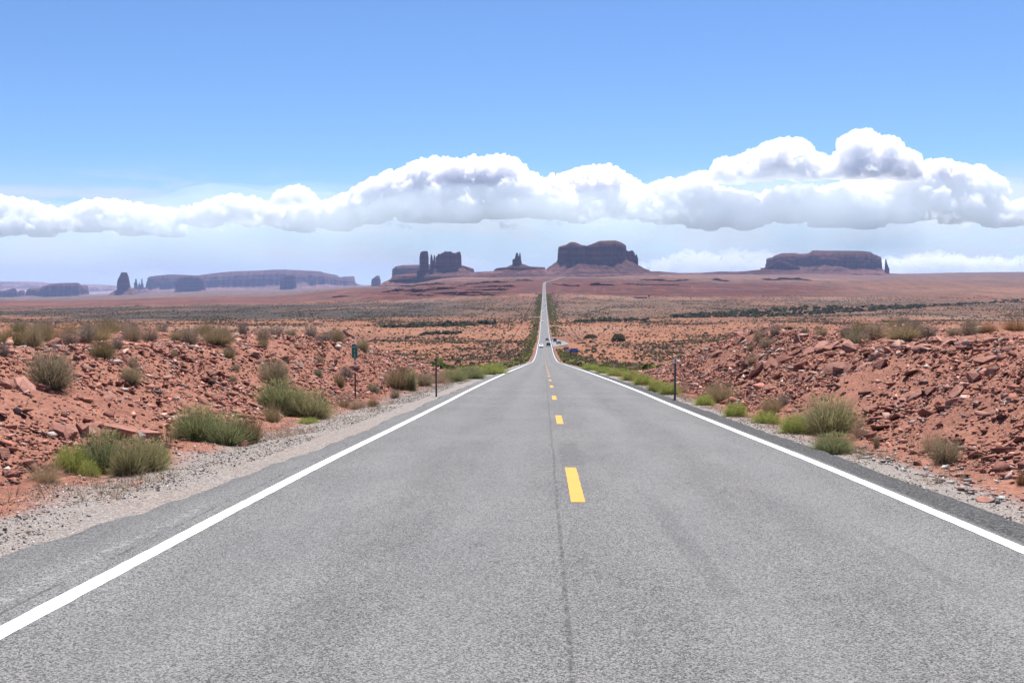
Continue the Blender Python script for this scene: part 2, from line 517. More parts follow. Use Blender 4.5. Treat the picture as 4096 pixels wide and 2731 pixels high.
# distant scrub specks: stretched across the slope, only where the ground is too far to carry bushes
specks = k.noise(k.scale(P, (.20, .05, .05)), 1.0, 5, .75)
patches = k.noise(k.scale(P, (.030, .0045, .01)), 1.0, 6, .72)
yy = k.sep(P)[1]
farf = k.ramp(yy, 900, 1700)
dark = k.math('ADD', k.math('MULTIPLY', k.ramp(specks, .48, .60), .45), k.math('MULTIPLY', k.ramp(patches, .47, .62), .55))
c = k.mix(k.math('MULTIPLY', k.math('MULTIPLY', dark, farf), .90), c, (.042, .032, .026))
lite = k.math('MULTIPLY', k.ramp(patches, .44, .32), k.math('MULTIPLY', farf, .5))
c = k.mix(lite, c, k.mix(.5, c, (.31, .14, .078)))
k.base(c)
h = k.math('ADD', k.math('MULTIPLY', fine, 1.0), k.math('MULTIPLY', k.vor(P, 22, 'Distance'), .35))
k.bump(h, .7, .06)
GROUND_MAT = k.m
tag(link('ground', ground_me, GROUND_MAT), 'red desert ground with roadside banks falling away to a wide scrub plain', 'ground', kind='structure')

# ------------------------------------------------------------------ road
ry = [-28.0]
while ry[-1] < 4650:
    y = ry[-1]; ry.append(y + (.25 if y < 40 else min(.008 * y, 12)))
ry = np.array(ry)
lift = .012 + .0000 * ry
RXW = np.array([-1, -.97, -.8, -.6, -.4, -.2, 0, .2, .4, .6, .8, .97, 1])
rn = fbm(ry * 1.7, 0 * ry, 3, 5) * .13 + fbm(ry * .25, 0 * ry, 8, 3) * .12
rn2 = fbm(ry * 1.9, 0 * ry + 9, 3, 5) * .09 + fbm(ry * .25, 0 * ry + 5, 8, 3) * .07
el = -4.42 + rn * smooth(300, 60, ry) - .55 * smooth(14, 7, ry) + .12 * smooth(14, 20, ry)
er = 4.38 + rn2 * smooth(300, 60, ry)
xl = el; xr = er
RV = []
for u in RXW:
    xx = (xl + xr) / 2 + u * (xr - xl) / 2
    zz = zr(ry) + lift - .018 * np.abs(u) - .085 * (abs(u) == 1)
    RV.append(np.stack([xx + road_x(np.clip(ry, 0, 4700)), ry, zz], 1))
RV = np.stack(RV, 1)
road_me = mesh_np('road', RV.reshape(-1, 3), grid_faces(len(ry), len(RXW)), True, None, {'across': np.repeat(0, RV.shape[0] * RV.shape[1])})
across = (RV[:, :, 0] - road_x(np.clip(ry, 0, 4700))[:, None]).ravel()
road_me.attributes['across'].data.foreach_set('value', across.astype(np.float32))

k = NT('weathered_asphalt', .88, .25)
P = k.pos(); ax = k.attr('across', 'Fac'); yy = k.sep(P)[1]
stone = k.vor(P, 100, 'Color'); stone2 = k.vor(P, 260, 'Color')
sv_ = k.math('ADD', k.math('MULTIPLY', k.sep(stone)[0], .6), k.math('MULTIPLY', k.sep(stone2)[1], .4))
c = k.mix(k.ramp(sv_, .18, .86), (.038, .037, .037), (.234, .228, .221))
big = k.noise(P, .35, 5, .6); mid = k.noise(k.scale(P, (1.6, .22, 1)), 1.0, 4, .6)
c = k.mix(.5, c, k.mix(k.ramp(big, .3, .7), (.86, .86, .87), (1.12, 1.12, 1.11)), 'MULTIPLY')
c = k.mix(.5, c, k.mix(k.ramp(mid, .3, .7), (.84, .84, .85), (1.12, 1.12, 1.11)), 'MULTIPLY')
def band(center, half, soft, src=ax):
    d = k.math('ABSOLUTE', k.math('SUBTRACT', src, center))
    return k.ramp(d, half + soft, half)
# wheel paths worn paler, oil band between them
wheel = k.math('ADD', k.math('ADD', band(-2.6, .15, .5), band(-1.0, .15, .5)), k.math('ADD', band(1.0, .15, .5), band(2.7, .15, .5)))
c = k.mix(k.math('MULTIPLY', wheel, .12), c, (.21, .21, .21))
wob = k.math('MULTIPLY', k.math('SUBTRACT', k.noise(k.scale(P, (.01, .35, .01)), 1.0, 2), .5), .06)
axw = k.math('ADD', ax, wob)
seamn = k.ramp(k.noise(P, 7, 4), .32, .6)
c = k.mix(k.math('MULTIPLY', k.math('MULTIPLY', band(-.25, .006, .020, axw), seamn), .5), c, (.028, .028, .028))
# rumble grooves milled across the centre line beyond each dash
ph = k.math('FRACT', k.math('DIVIDE', k.math('SUBTRACT', yy, 11.05), 12.19))
inr = k.math('MULTIPLY', k.ramp(ph, .28, .285), k.ramp(ph, .60, .595))
inr = k.math('MULTIPLY', k.math('MULTIPLY', inr, k.ramp(yy, 75, 55)), k.ramp(yy, 9, 9.5))
gr = k.math('FRACT', k.math('DIVIDE', yy, .31))
groove = k.math('MULTIPLY', k.ramp(k.math('ABSOLUTE', k.math('SUBTRACT', gr, .5)), .30, .16), band(.02, .14, .05))
gm = k.math('MULTIPLY', groove, inr)
c = k.mix(k.math('MULTIPLY', k.math('MULTIPLY', gm, k.ramp(k.noise(P, 9, 3), .25, .6)), .48), c, (.05, .05, .05))
# darker, coarser chip seal outside the right edge line, dark ragged left rim
edge = k.math('MAXIMUM', k.ramp(axw, 3.72, 3.86), k.math('MULTIPLY', k.ramp(axw, -4.15, -4.38), .2))
chip = k.mix(k.math('POWER', k.sep(k.vor(P, 55, 'Color'))[0], 2.2), (.014, .014, .0145), (.13, .125, .12))
c = k.mix(k.math('MULTIPLY', edge, .92), c, chip)
# faded old edge line and a long crack by the wide shoulder
oldl = k.math('MULTIPLY', band(-4.03, .03, .05, axw), k.math('MULTIPLY', k.ramp(yy, 11.5, 10.5), k.ramp(k.noise(P, 14, 4), .46, .66)))
c = k.mix(k.math('MULTIPLY', oldl, .22), c, (.5, .5, .5))
crk = k.math('MULTIPLY', band(-3.88, .006, .02, axw), k.math('MULTIPLY', k.ramp(yy, 30, 16), k.ramp(k.noise(P, 3, 3), .45, .55)))
c = k.mix(k.math('MULTIPLY', crk, .45), c, (.02, .02, .02))
# fine wandering cracks
crn = k.noise(k.scale(P, (1.1, .30, 1)), 1.0, 6, .62, .3)
crl = k.ramp(k.math('ABSOLUTE', k.math('SUBTRACT', crn, .5)), .0035, .0008)
crl = k.math('MULTIPLY', crl, k.ramp(k.noise(P, .22, 2), .52, .60))
c = k.mix(k.math('MULTIPLY', crl, .55), c, (.03, .03, .03))
# a crack drawn across both lanes and a lighter worn patch low in the right lane
oil = k.math('MULTIPLY', k.math('ADD', band(-1.8, .12, .45), band(1.85, .12, .45)), k.ramp(k.noise(k.scale(P, (2, .5, 1)), 1.6, 4), .42, .7))
c = k.mix(k.math('MULTIPLY', oil, .20), c, (.07, .068, .068))
# tyre scuffs in the right lane
def scuff(xc, half, y0, y1):
    a = k.math('ADD', ax, k.math('MULTIPLY', k.math('SUBTRACT', yy, y0), .02))
    return k.math('MULTIPLY', band(xc, half, .03, a), k.math('MULTIPLY', k.ramp(yy, y0, y0 + .12), k.ramp(yy, y1, y1 - 5)))
sk = k.math('ADD', scuff(.88, .085, 6.85, 13.5), scuff(2.58, .05, 7.0, 12))
c = k.mix(k.math('MULTIPLY', k.math('MULTIPLY', sk, k.ramp(k.noise(P, 30, 3), .32, .55)), .27), c, (.035, .035, .037))
k.base(c)
hh = k.math('ADD', k.vor(P, 95, 'Distance'), k.math('MULTIPLY', gm, -1.2))
k.bump(hh, .45, .008)
ASPHALT = k.m
tag(link('road', road_me, ASPHALT), 'straight grey asphalt highway running down the hill and across the plain', 'road', kind='structure')

# ---- painted lines (thin sheets on the road)
def paint(name, colr, worn):
    k = NT(name, .7, .3)
    P = k.pos()
    f = k.noise(P, 55, 4, .7); b = k.noise(P, 2.2, 4)
    g = k.ramp(k.math('ADD', f, k.math('MULTIPLY', k.math('SUBTRACT', b, .5), .5)), worn, worn + .07)
    k.base(k.mix(g, (.16, .155, .15), k.mix(b, tuple(x * .88 for x in colr), colr)))
    return k.m
WHITE = paint('white_line_paint', (.80, .80, .80), .25)
YELLOW = paint('yellow_line_paint', (.62, .285, .045), .27)
def road_sheet(name, x0, x1, y0, y1, mat, h=.0165, ragged=.008, pitch=None):
    n = max(3, int((y1 - y0) / (pitch or .12))); n = min(n, 4000)
    ys = np.linspace(y0, y1, n) if y1 - y0 < 30 else np.unique(np.concatenate([np.arange(y0, 40, .15), np.geomspace(40, y1, 700)]))
    a = x0 + ragged * fbm(ys * 9, 0 * ys, x0, 3); b = x1 + ragged * fbm(ys * 9, 0 * ys, x1 + 5, 3)
    cx = road_x(np.clip(ys, 0, 4700)) 
    u = lambda xx: np.abs(xx / 4.4)
    V = np.stack([np.stack([a + cx, ys, zr(ys) + h - .018 * u(a) + .00003 * ys], 1), np.stack([b + cx, ys, zr(ys) + h - .018 * u(b) + .00003 * ys], 1)], 1)
    return link(name, mesh_np(name, V.reshape(-1, 3), grid_faces(len(ys), 2)), mat)
tag(road_sheet('edge_line', -3.715, -3.565, -28, 4600, WHITE), 'long white edge line along the gravel side of the road', 'road marking', kind='structure')
tag(road_sheet('edge_line', 3.575, 3.725, -28, 4600, WHITE), 'long white edge line along the dark chip strip', 'road marking', kind='structure')
for i in range(46):
    y0 = 11.05 + 12.19 * i
    d_ = road_sheet('centre_dash', -.10, .055, y0, y0 + 3.25, YELLOW, ragged=.006, pitch=.06 if i < 4 else .5)
    tag(d_, ['short yellow centre dash closest to the camera, painted on grey asphalt', 'second yellow centre dash, just past the dark rumble grooves'][i] if i < 2 else 'short yellow dash in the row down the middle of the road',
        'road marking', 'yellow centre dashes', 'structure')
# patched joint across the road far down the hill, with white arrow-like end marks
k = plain('tar_patch', (.07, .07, .072), .9)
for (x0, x1, y0, y1) in ((-3.4, -1.2, 196, 199.5), (1.3, 3.3, 200, 203.5)):
    tag(road_sheet('tar_patch', x0, x1, y0, y1, k, h=.0155), 'dark tar patch across one lane where the hill drops away', 'road patch', 'tar patches on the road', 'structure')

# gravel pull-out where the cars stand
ys = np.linspace(505, 760, 60)
wid = 3.9 + 9.5 * smooth(515, 575, ys) * smooth(760, 610, ys)
V = []
for f in np.linspace(0, 1, 6):
    V.append(np.stack([.4 + 3.95 + f * (wid - 3.9) , ys, zr(ys) + .0 - .004 - .10 * f], 1))
V = np.stack(V, 1)
me = mesh_np('pull_out', V.reshape(-1, 3), grid_faces(len(ys), 6), True)
tag(link('pull_out', me, plain('pull_out_asphalt', (.19, .18, .175), .9, scale=.6)), 'grey paved pull-out beside the road where visitors park', 'pull-out', kind='structure')
# dirt side tracks joining the road on the plain
def track(name, x0, x1, y, w, mat, label):
    xs = np.linspace(x0, x1, 30); yc = y + 6 * fbm(xs * .02, 0 * xs, y, 2)
    V = np.stack([np.stack([xs, yc + s * w, ground_z(xs, yc + s * w, False) + .9], 1) for s in (-.5, .5)], 1)
    tag(link(name, mesh_np(name, V.reshape(-1, 3), grid_faces(30, 2)), mat), label, 'track', kind='structure')
tm = plain('pale_track_dust', (.34, .24, .19), .95, scale=.3)
track('dirt_track', 5.2, 22, 950, 7, tm, 'pale dirt track leaving the road by the tree line')
track('dirt_track', -17, -3.6, 1180, 12, tm, 'pale dirt turn-off on the oncoming side of the far road')

# ------------------------------------------------------------------ buttes and mesas
def rock_mat(name, cliff, talus, streak=.35, zs=.012):
    k = NT(name, .95, .1)
    P = k.pos()
    f = k.attr('talus', 'Fac')
    v = k.noise(k.scale(P, (.018, .018, .0022)), 1.0, 6, .65)
    s = k.noise(k.scale(P, (.0012, .0012, zs * 4)), 1.0, 5, .7)
    b = k.noise(P, .02, 6, .7)
    cl = k.mix(k.ramp(v, .32, .68), tuple(x * (1 - streak) for x in cliff), tuple(x * (1 + streak) for x in cliff))
    cl = k.mix(.7, cl, k.mix(k.ramp(s, .38, .62), (.55, .55, .58), (1.45, 1.40, 1.36)), 'MULTIPLY')
    tl = k.mix(k.ramp(b, .35, .65), tuple(x * .72 for x in talus), tuple(x * 1.3 for x in talus))
    tl = k.mix(.75, tl, k.mix(k.ramp(s, .40, .60), (.48, .46, .50), (1.35, 1.33, 1.3)), 'MULTIPLY')
    cap = k.mix(k.ramp(s, .40, .60), tuple(x * .50 for x in cliff), tuple(x * 1.05 for x in cliff))
    k.base(k.mix(k.ramp(f, -.15, -.85), k.mix(k.ramp(f, 0, 1), cl, tl), cap))
    h = k.math('ADD', k.noise(k.scale(P, (.03, .03, .006)), 1.0, 5, .7), k.math('MULTIPLY', b, .6))
    k.bump(h, .8, 14)
    return k.m
ROCK_NEAR = rock_mat('red_sandstone_cliff', (.105, .045, .037), (.120, .056, .048))
ROCK_FAR = rock_mat('far_sandstone_cliff', (.100, .048, .040), (.150, .082, .070), .25)

def loft(D, b, top, base, foot, rim=None, nexp=4.5, flute=.10, seed=0, th_step=9.0, cap_flat=.10, ledges=0.03, talus=True, back=1.5, pw=1.25, gully=.10):
    """a mesa: talus apron, fluted cliff, stepped cap, from outlines in photograph pixels at distance D"""
    cv = lambda pts: np.array([(at_depth(px, py, D + .78 * b)[0], at_depth(px, py, D + .5 * b)[1]) for px, py in pts])
    top = cv(top); base = cv(base)
    xl, xr = base[0, 0], base[-1, 0]
    cx, a = (xl + xr) / 2, (xr - xl) / 2
    zt = lambda x: np.interp(x, top[:, 0], top[:, 1])
    zb = lambda x: np.interp(x, base[:, 0], base[:, 1])
    H = (top[:, 1].max() - base[:, 1].min())
    if rim is not None:
        rim = cv(rim); zrim = lambda x: np.minimum(np.interp(x, rim[:, 0], rim[:, 1]), zt(x))
    else:
        zrim = lambda x: zt(x) - .03 * H
    th = np.linspace(0, 2 * np.pi, 4000)
    sx = np.sign(np.cos(th)) * np.abs(np.cos(th)) ** (2 / nexp); sy = np.sign(np.sin(th)) * np.abs(np.sin(th)) ** (2 / nexp)
    L = np.concatenate([[0], np.cumsum(np.hypot(np.diff(sx * a), np.diff(sy * b)))])
    M = int(np.clip(L[-1] / th_step, 60, 700))
    s = np.linspace(0, L[-1], M, endpoint=False)
    ux = np.interp(s, L, sx); uy = np.interp(s, L, sy)
    nx, ny = ux / a, uy / b; nl = np.hypot(nx, ny) + 1e-9; nx /= nl; ny /= nl
    wl = max(H * .55, 20)
    circ = lambda fr, off=0: fbm(ux * a / wl * fr + seed * 7.7 + off, uy * b / wl * fr, seed, 4)
    amp = flute * min(H, a * 1.2, b * 2)
    fl = amp * (np.abs(circ(1.0)) * 1.6 - .5 + .35 * circ(3.1, 9))
    px_ = ux * a + nx * fl * np.clip(np.abs(uy) * 1.5, .25, 1); py_ = uy * b + ny * fl
    yc = D + b
    px_ = px_ / np.abs(px_).max() * a
    rings = []; tal = []
    if talus:
        fl_, fr_, zf = foot
        (flx, _), (frx, _) = at_depth(fl_, zf, D + .78 * b), at_depth(fr_, zf, D + .78 * b); zfl = at_depth(fl_, zf, D)[1]
        fcx, fa = (flx + frx) / 2, (frx - flx) / 2
        Ht = max(base[:, 1].max() - zfl, 5)
        fb = b + back * Ht
        Fx = fcx + ux / np.maximum(np.abs(ux).max(), 1e-6) * fa - cx; Fy = uy * fb
        K = 14
        for i in range(K):
            f = i / K
            w = f
            X_ = cx + Fx * (1 - w) + px_ * w; Y_ = yc + Fy * (1 - w) + py_ * w
            q = f ** pw
            q = q + .022 * np.sin(q * 26 + 1.3 * circ(.5, 3)) * (0 < i)
            zc = zb(cx + px_)
            Z_ = zfl * (1 - q) + zc * q + gully * Ht * fbm(ux * a / wl * 2 + 4, uy * b / wl * 2, seed + f, 4) * math.sin(math.pi * f)
            if i == 0: Z_ = Z_ - 25
            rings.append(np.stack([X_, Y_, Z_], 1)); tal.append(np.ones(M))
    zc0 = zb(cx + px_); zr0 = zrim(cx + np.clip(px_, -a, a))
    Lv = 12
    for i in range(Lv + 1):
        f = i / Lv
        if not talus and i == 0: zc = zc0 - .15 * H
        else: zc = zc0
        ins = 1 - .045 * f - ledges * (f > .78) * .5
        n = amp * .22 * fbm(ux * a / wl * 2.2 + 3, uy * b / wl * 2.2, f * 2.4 + seed, 3)
        X_ = cx + px_ * (1 - (1 - ins) * .25) + nx * n * .35; Y_ = yc + py_ * ins + ny * n
        rings.append(np.stack([X_, Y_, zc * (1 - f) + zr0 * f], 1)); tal.append(np.full(M, 1.0 if (i == 0 and talus) else 0.0))
    for i in range(1, 9):
        f = i / 8
        sc = 1 - f
        X_ = cx + px_ * (.985 - .01 * f); Y_ = yc + py_ * .95 * sc
        zz = zt(np.clip(X_, xl, xr))
        e = min(1, f / cap_flat)
        e = min(1, (math.floor(e * 3) + min(1, (e * 3 % 1) * 2.2)) / 3)
        Z_ = zr0 * (1 - e) + zz * e
        rings.append(np.stack([X_, Y_, Z_], 1)); tal.append(np.full(M, -1.0))
    V = np.concatenate(rings)
    az = math.atan2(cx, yc); ca, sa = math.cos(az), math.sin(az)
    dx, dy = (V[:, 0] - cx) * ca, V[:, 1] - yc
    V[:, 0] = cx + dx * ca + dy * sa; V[:, 1] = yc - dx * sa + dy * ca
    Fq = grid_faces(len(rings), M, True)
    return V, Fq, np.concatenate(tal)

def merge(parts):
    Vs, Fs, As, k = [], [], [], 0
    for V, F, A in parts:
        Vs.append(V); Fs.append(F + k); As.append(A); k += len(V)
    return np.concatenate(Vs), np.concatenate(Fs), np.concatenate(As)

def butte(name, parts, mat, label, cat, group=None):
    V, F, A = merge(parts)
    o = link(name, mesh_np(name, V, F, False, None, {'talus': A}), mat)
    return tag(o, label, cat, group, 'structure')
def z1(p): return [(x / 2.297, 1000 + y / 2.297) for x, y in p]            # readings from enlarged crops of the photograph
def z2(p): return [(1024 + x / 2.297, 900 + y / 2.297) for x, y in p]
def z3(p): return [(1900 + x / 2.297, 900 + y / 2.297) for x, y in p]
def z4(p): return [(2924 + x / 2.0068, 900 + y / 2.0068) for x, y in p]
def ft(fn, xl, xr, y):
    a = fn([(xl, y), (xr, y)]); return (a[0][0], a[1][0], a[0][1])

# the big mesa behind the end of the road
o = butte('mesa', [loft(6000, 260,
    z3([(755, 250), (775, 200), (850, 183), (885, 160), (930, 162), (985, 187), (1035, 194), (1080, 178), (1150, 150), (1290, 147), (1335, 160), (1385, 188), (1392, 212), (1398, 240), (1405, 262)]),
    z3([(755, 322), (800, 340), (850, 345), (940, 345), (980, 318), (1010, 328), (1100, 325), (1170, 332), (1240, 355), (1300, 345), (1370, 312), (1405, 312)]),
    ft(z3, 560, 1720, 480), rim=z3([(755, 262), (775, 205), (1000, 198), (1200, 200), (1385, 200), (1405, 280)]), seed=1, flute=.11, th_step=7, back=1.2, pw=1.15),
  loft(6060, 70, z3([(1385, 225), (1400, 236), (1415, 243), (1428, 236), (1450, 233), (1462, 250), (1470, 262)]), z3([(1380, 350), (1420, 360), (1472, 385)]), None, seed=2, talus=False, th_step=6),
  loft(6080, 30, z3([(1466, 275), (1474, 282), (1482, 268), (1488, 270), (1494, 300)]), z3([(1462, 395), (1480, 400), (1500, 405)]), None, seed=3, talus=False, th_step=5)],
  ROCK_NEAR, 'big red mesa with two stepped domes right behind the end of the road', 'mesa')
o = butte('butte', [loft(6100, 45, z3([(344, 318), (350, 313), (364, 310), (370, 285), (376, 262), (384, 252), (392, 254), (397, 268), (400, 298), (404, 290), (407, 258), (414, 252), (418, 262), (421, 290), (424, 325), (428, 340)]),
    z3([(343, 362), (360, 380), (400, 372), (429, 352)]), ft(z3, 175, 640, 425), seed=4, flute=.06, th_step=3.0, nexp=2.4, back=1.6, pw=1.35, cap_flat=.25),
  loft(5950, 200, z3([(172, 412), (205, 396), (330, 384), (520, 384), (640, 388)]), z3([(170, 424), (300, 412), (420, 420), (520, 410), (645, 408)]), ft(z3, -160, 760, 482), seed=14, flute=.10, th_step=8, back=1.2, pw=1.1)],
  ROCK_NEAR, 'small twin-pointed rock tower on a stepped slope between two larger buttes', 'butte')
cast_parts = [loft(6500, 120, z2([(1650, 290), (1662, 284), (1672, 262), (1682, 266), (1690, 270), (1700, 258), (1728, 250), (1733, 236), (1745, 245), (1790, 243), (1800, 255), (1830, 258), (1850, 246), (1872, 245), (1882, 280), (1886, 330)]),
    z2([(1648, 420), (1690, 395), (1718, 374), (1738, 408), (1800, 400), (1888, 375)]), ft(z2, 1230, 2060, 470), seed=5, flute=.13, th_step=5, back=1.5, pw=1.3, cap_flat=.3),
    loft(6480, 260, z2([(1310, 468), (1400, 436), (1500, 405), (1650, 400), (1885, 372), (1990, 402), (1998, 425)]), z2([(1300, 478), (1480, 440), (1700, 440), (1890, 432), (2002, 432)]), ft(z2, 1110, 2260, 560), seed=6, flute=.08, th_step=8, talus=True, pw=1.1),
    loft(6450, 45, z2([(1502, 290), (1506, 262), (1514, 246), (1535, 241), (1560, 239), (1576, 242), (1582, 280)]), z2([(1500, 425), (1540, 440), (1586, 425)]), None, seed=7, talus=False, flute=.05, th_step=4),
    loft(6470, 30, z2([(1602, 300), (1605, 268), (1611, 266), (1614, 278), (1620, 286), (1625, 330), (1630, 318), (1633, 276), (1642, 275), (1646, 300)]), z2([(1600, 430), (1620, 440), (1650, 425)]), None, seed=8, talus=False, flute=.04, th_step=2.5, nexp=2.2, cap_flat=.2)]
butte('butte', cast_parts, ROCK_NEAR, 'castle-like red butte with one separate square pillar and thin spires', 'butte')
butte('mesa', [loft(9000, 400, z2([(1238, 412), (1275, 382), (1340, 370), (1500, 366), (1640, 360), (1700, 364)]), z2([(1237, 520), (1300, 515), (1500, 500), (1705, 500)]), ft(z2, 1170, 1800, 560),
    rim=z2([(1238, 425), (1275, 405), (1500, 395), (1705, 395)]), seed=9, th_step=10)], ROCK_FAR, 'hazy flat-topped mesa half hidden behind the castle-like butte', 'mesa')
butte('butte', [loft(12000, 170, z2([(1055, 520), (1060, 497), (1085, 480), (1100, 466), (1130, 464), (1138, 500)]), z2([(1053, 555), (1100, 558), (1142, 550)]), ft(z2, 1020, 1180, 575), rim=z2([(1055, 525), (1060, 500), (1138, 492)]), seed=10, th_step=10)],
  ROCK_FAR, 'small lone hazy butte standing in the gap between the long mesa and the castle group', 'butte')
butte('mesa', [loft(14500, 1300, z1([(1333, 290), (1345, 258), (1380, 243), (1560, 226), (1640, 228), (1800, 235), (1900, 220), (2000, 208), (2100, 198), (2352, 190)]) + z2([(100, 412), (200, 411), (330, 416), (530, 426), (545, 436), (600, 446), (680, 461), (720, 486), (770, 484), (815, 474), (850, 470), (890, 488), (898, 520)]),
    z1([(1332, 350), (1400, 365), (1470, 340), (1500, 358), (1600, 350), (1900, 340), (2100, 335), (2352, 330)]) + z2([(100, 550), (220, 550), (370, 522), (430, 555), (500, 545), (560, 540), (720, 555), (900, 556)]), ft(z1, 1180, 3250, 425),
    rim=z1([(1333, 300), (1345, 266), (1560, 262), (1800, 262), (2000, 246), (2352, 232)]) + z2([(200, 455), (530, 468), (700, 490), (770, 490), (898, 525)]), seed=11, th_step=14, flute=.14, back=3)],
  ROCK_FAR, 'very long pale blue mesa spanning the hazy far plain', 'mesa')
butte('butte', [loft(12500, 260, z1([(1602, 320), (1612, 278), (1640, 250), (1690, 236), (1760, 234), (1830, 246), (1870, 272), (1880, 320)]), z1([(1598, 368), (1680, 372), (1750, 388), (1800, 372), (1883, 362)]), ft(z1, 1520, 1990, 425), rim=z1([(1602, 330), (1612, 285), (1690, 256), (1830, 260), (1880, 325)]), seed=12, th_step=10)],
  ROCK_FAR, 'squat hazy butte with a rounded top in front of the long mesa', 'butte')
butte('butte', [loft(12800, 150, z2([(255, 480), (262, 463), (300, 461), (350, 462), (362, 482)]), z2([(250, 578), (300, 585), (366, 580)]), ft(z2, 190, 400, 612), seed=13, th_step=9, flute=.08),
    loft(12790, 40, z2([(217, 575), (226, 500), (230, 478), (235, 480), (240, 505), (256, 560)]), z2([(216, 580), (240, 582), (262, 580)]), None, seed=15, talus=False, th_step=6)],
  ROCK_FAR, 'dark square hazy butte with a thin finger spire, standing before the long mesa', 'butte')
butte('butte', [loft(9800, 150, z1([(1064, 300), (1068, 275), (1085, 241), (1094, 226), (1098, 208), (1112, 204), (1155, 206), (1160, 226), (1170, 246), (1178, 290), (1186, 330)]), z1([(1062, 362), (1110, 362), (1150, 368), (1188, 335)]), ft(z1, 930, 1330, 440), seed=16, th_step=4, flute=.05, back=1.2, cap_flat=.15, nexp=3)],
  ROCK_FAR, 'tall narrow butte with a small cap block, standing alone on a cone of scree', 'butte')
sp = [loft(13500, 28, z1([(1238, 300), (1241, 268), (1247, 264), (1254, 268), (1258, 310)]), z1([(1230, 352), (1247, 354), (1264, 350)]), None, seed=17, talus=False, flute=.03, th_step=4),
      loft(13500, 20, z1([(1272, 320), (1276, 293), (1281, 293), (1283, 320)]), z1([(1268, 352), (1278, 354), (1287, 350)]), None, seed=18, talus=False, flute=.03, th_step=4),
      loft(13500, 28, z1([(1293, 318), (1297, 266), (1302, 263), (1307, 268), (1309, 310)]), z1([(1286, 352), (1300, 354), (1318, 350)]), None, seed=19, talus=False, flute=.03, th_step=4),
      loft(13450, 300, z1([(1195, 352), (1240, 340), (1300, 340), (1335, 350)]), z1([(1190, 358), (1260, 358), (1340, 358)]), ft(z1, 1120, 1420, 425), seed=20, th_step=12)]
butte('rock_spire', sp, ROCK_FAR, 'three thin hazy rock fingers standing together on one low rise', 'rock spires')
butte('mesa', [loft(12000, 420, z1([(204, 400), (222, 362), (240, 356), (338, 350), (350, 340), (430, 312), (520, 305), (685, 302), (700, 312), (716, 326), (775, 330), (779, 350), (783, 375)]), z1([(202, 415), (280, 412), (350, 422), (470, 430), (560, 415), (790, 405)]), ft(z1, 60, 1000, 455),
    rim=z1([(204, 405), (225, 372), (340, 362), (430, 330), (685, 330), (783, 380)]), seed=21, th_step=10, flute=.13)], ROCK_FAR, 'low blue mesa with a stepped end, near the edge of the view', 'mesa')
butte('mesa', [loft(12600, 420, z1([(-260, 370), (0, 376), (60, 362), (100, 350), (118, 366), (124, 395), (132, 392), (155, 374), (190, 372), (199, 400)]), z1([(-265, 430), (0, 430), (100, 425), (202, 425)]), ft(z1, -420, 330, 456), seed=22, th_step=10, flute=.13)], ROCK_FAR,
  'low blue mesa cut off by the side of the view, notched near its end', 'mesa')
butte('plateau', [loft(20500, 1500, z1([(-900, 285), (0, 291), (180, 292), (330, 298), (420, 311), (600, 321), (800, 322), (1000, 328), (1100, 345)]), z1([(-900, 350), (0, 345), (400, 372), (700, 385), (1110, 375)]), ft(z1, -1500, 1300, 430), seed=23, th_step=40, flute=.3, back=4, rim=z1([(-900, 312), (400, 330), (1100, 360)]))],
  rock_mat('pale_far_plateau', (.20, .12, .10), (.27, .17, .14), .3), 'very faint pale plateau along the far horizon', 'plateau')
butte('mountain', [loft(25500, 900, z2([(860, 560), (905, 536), (930, 545), (960, 556), (1040, 556), (1100, 560)]), z2([(850, 568), (950, 566), (1105, 568)]), ft(z2, 780, 1250, 585), seed=24, th_step=40, flute=.2, pw=1.0)],
  ROCK_FAR, 'faint blue mountain low in the gap beside the lone butte', 'mountain')
butte('mesa', [loft(7500, 420, z4([(290, 310), (294, 288), (315, 266), (372, 256), (380, 246), (435, 228), (550, 226), (570, 233), (640, 232), (668, 222), (680, 207), (800, 210), (1060, 213), (1142, 222), (1146, 234), (1225, 262), (1231, 275)]),
    z4([(288, 350), (400, 345), (520, 322), (600, 330), (690, 332), (775, 315), (900, 330), (1010, 355), (1060, 345), (1125, 356), (1180, 350), (1233, 352)]), ft(z4, 110, 1345, 420),
    rim=z4([(290, 318), (320, 282), (450, 262), (560, 262), (640, 262), (740, 255), (900, 262), (1231, 285)]), seed=25, th_step=8, flute=.16, back=1.4, pw=1.1),
  loft(7450, 30, z4([(1237, 325), (1241, 275), (1244, 268), (1249, 278), (1254, 300), (1262, 325), (1270, 345)]), z4([(1235, 378), (1250, 380), (1274, 384)]), None, seed=26, talus=False, flute=.04, th_step=4, nexp=2.2, cap_flat=.2),
  loft(7100, 110, z4([(270, 345), (330, 322), (370, 294), (400, 289), (440, 298), (520, 335)]), z4([(240, 362), (400, 358), (560, 358)]), ft(z4, 120, 700, 405), seed=27, flute=.12, th_step=7, pw=.95)],
  ROCK_NEAR, 'broad flat-topped mesa far right of the road with a thin spire at its end', 'mesa')

butte('ridge', [loft(6900, 320, z3([(-330, 434), (0, 432), (175, 424), (600, 404), (900, 420), (1700, 426), (1880, 442), (2080, 440), (2240, 428), (2400, 430)]) + z4([(60, 374), (110, 372), (250, 356), (700, 380), (1300, 392)]),
    z3([(-345, 452), (0, 446), (600, 430), (1700, 442), (2080, 452), (2400, 444)]) + z4([(250, 374), (700, 392), (1320, 398)]), ft(z3, -420, 4050, 490), seed=31, flute=.25, th_step=16, pw=1.0, nexp=6, ledges=.1)],
  ROCK_NEAR, 'long low purple-red ridge linking the feet of the buttes behind the plain', 'ridge')

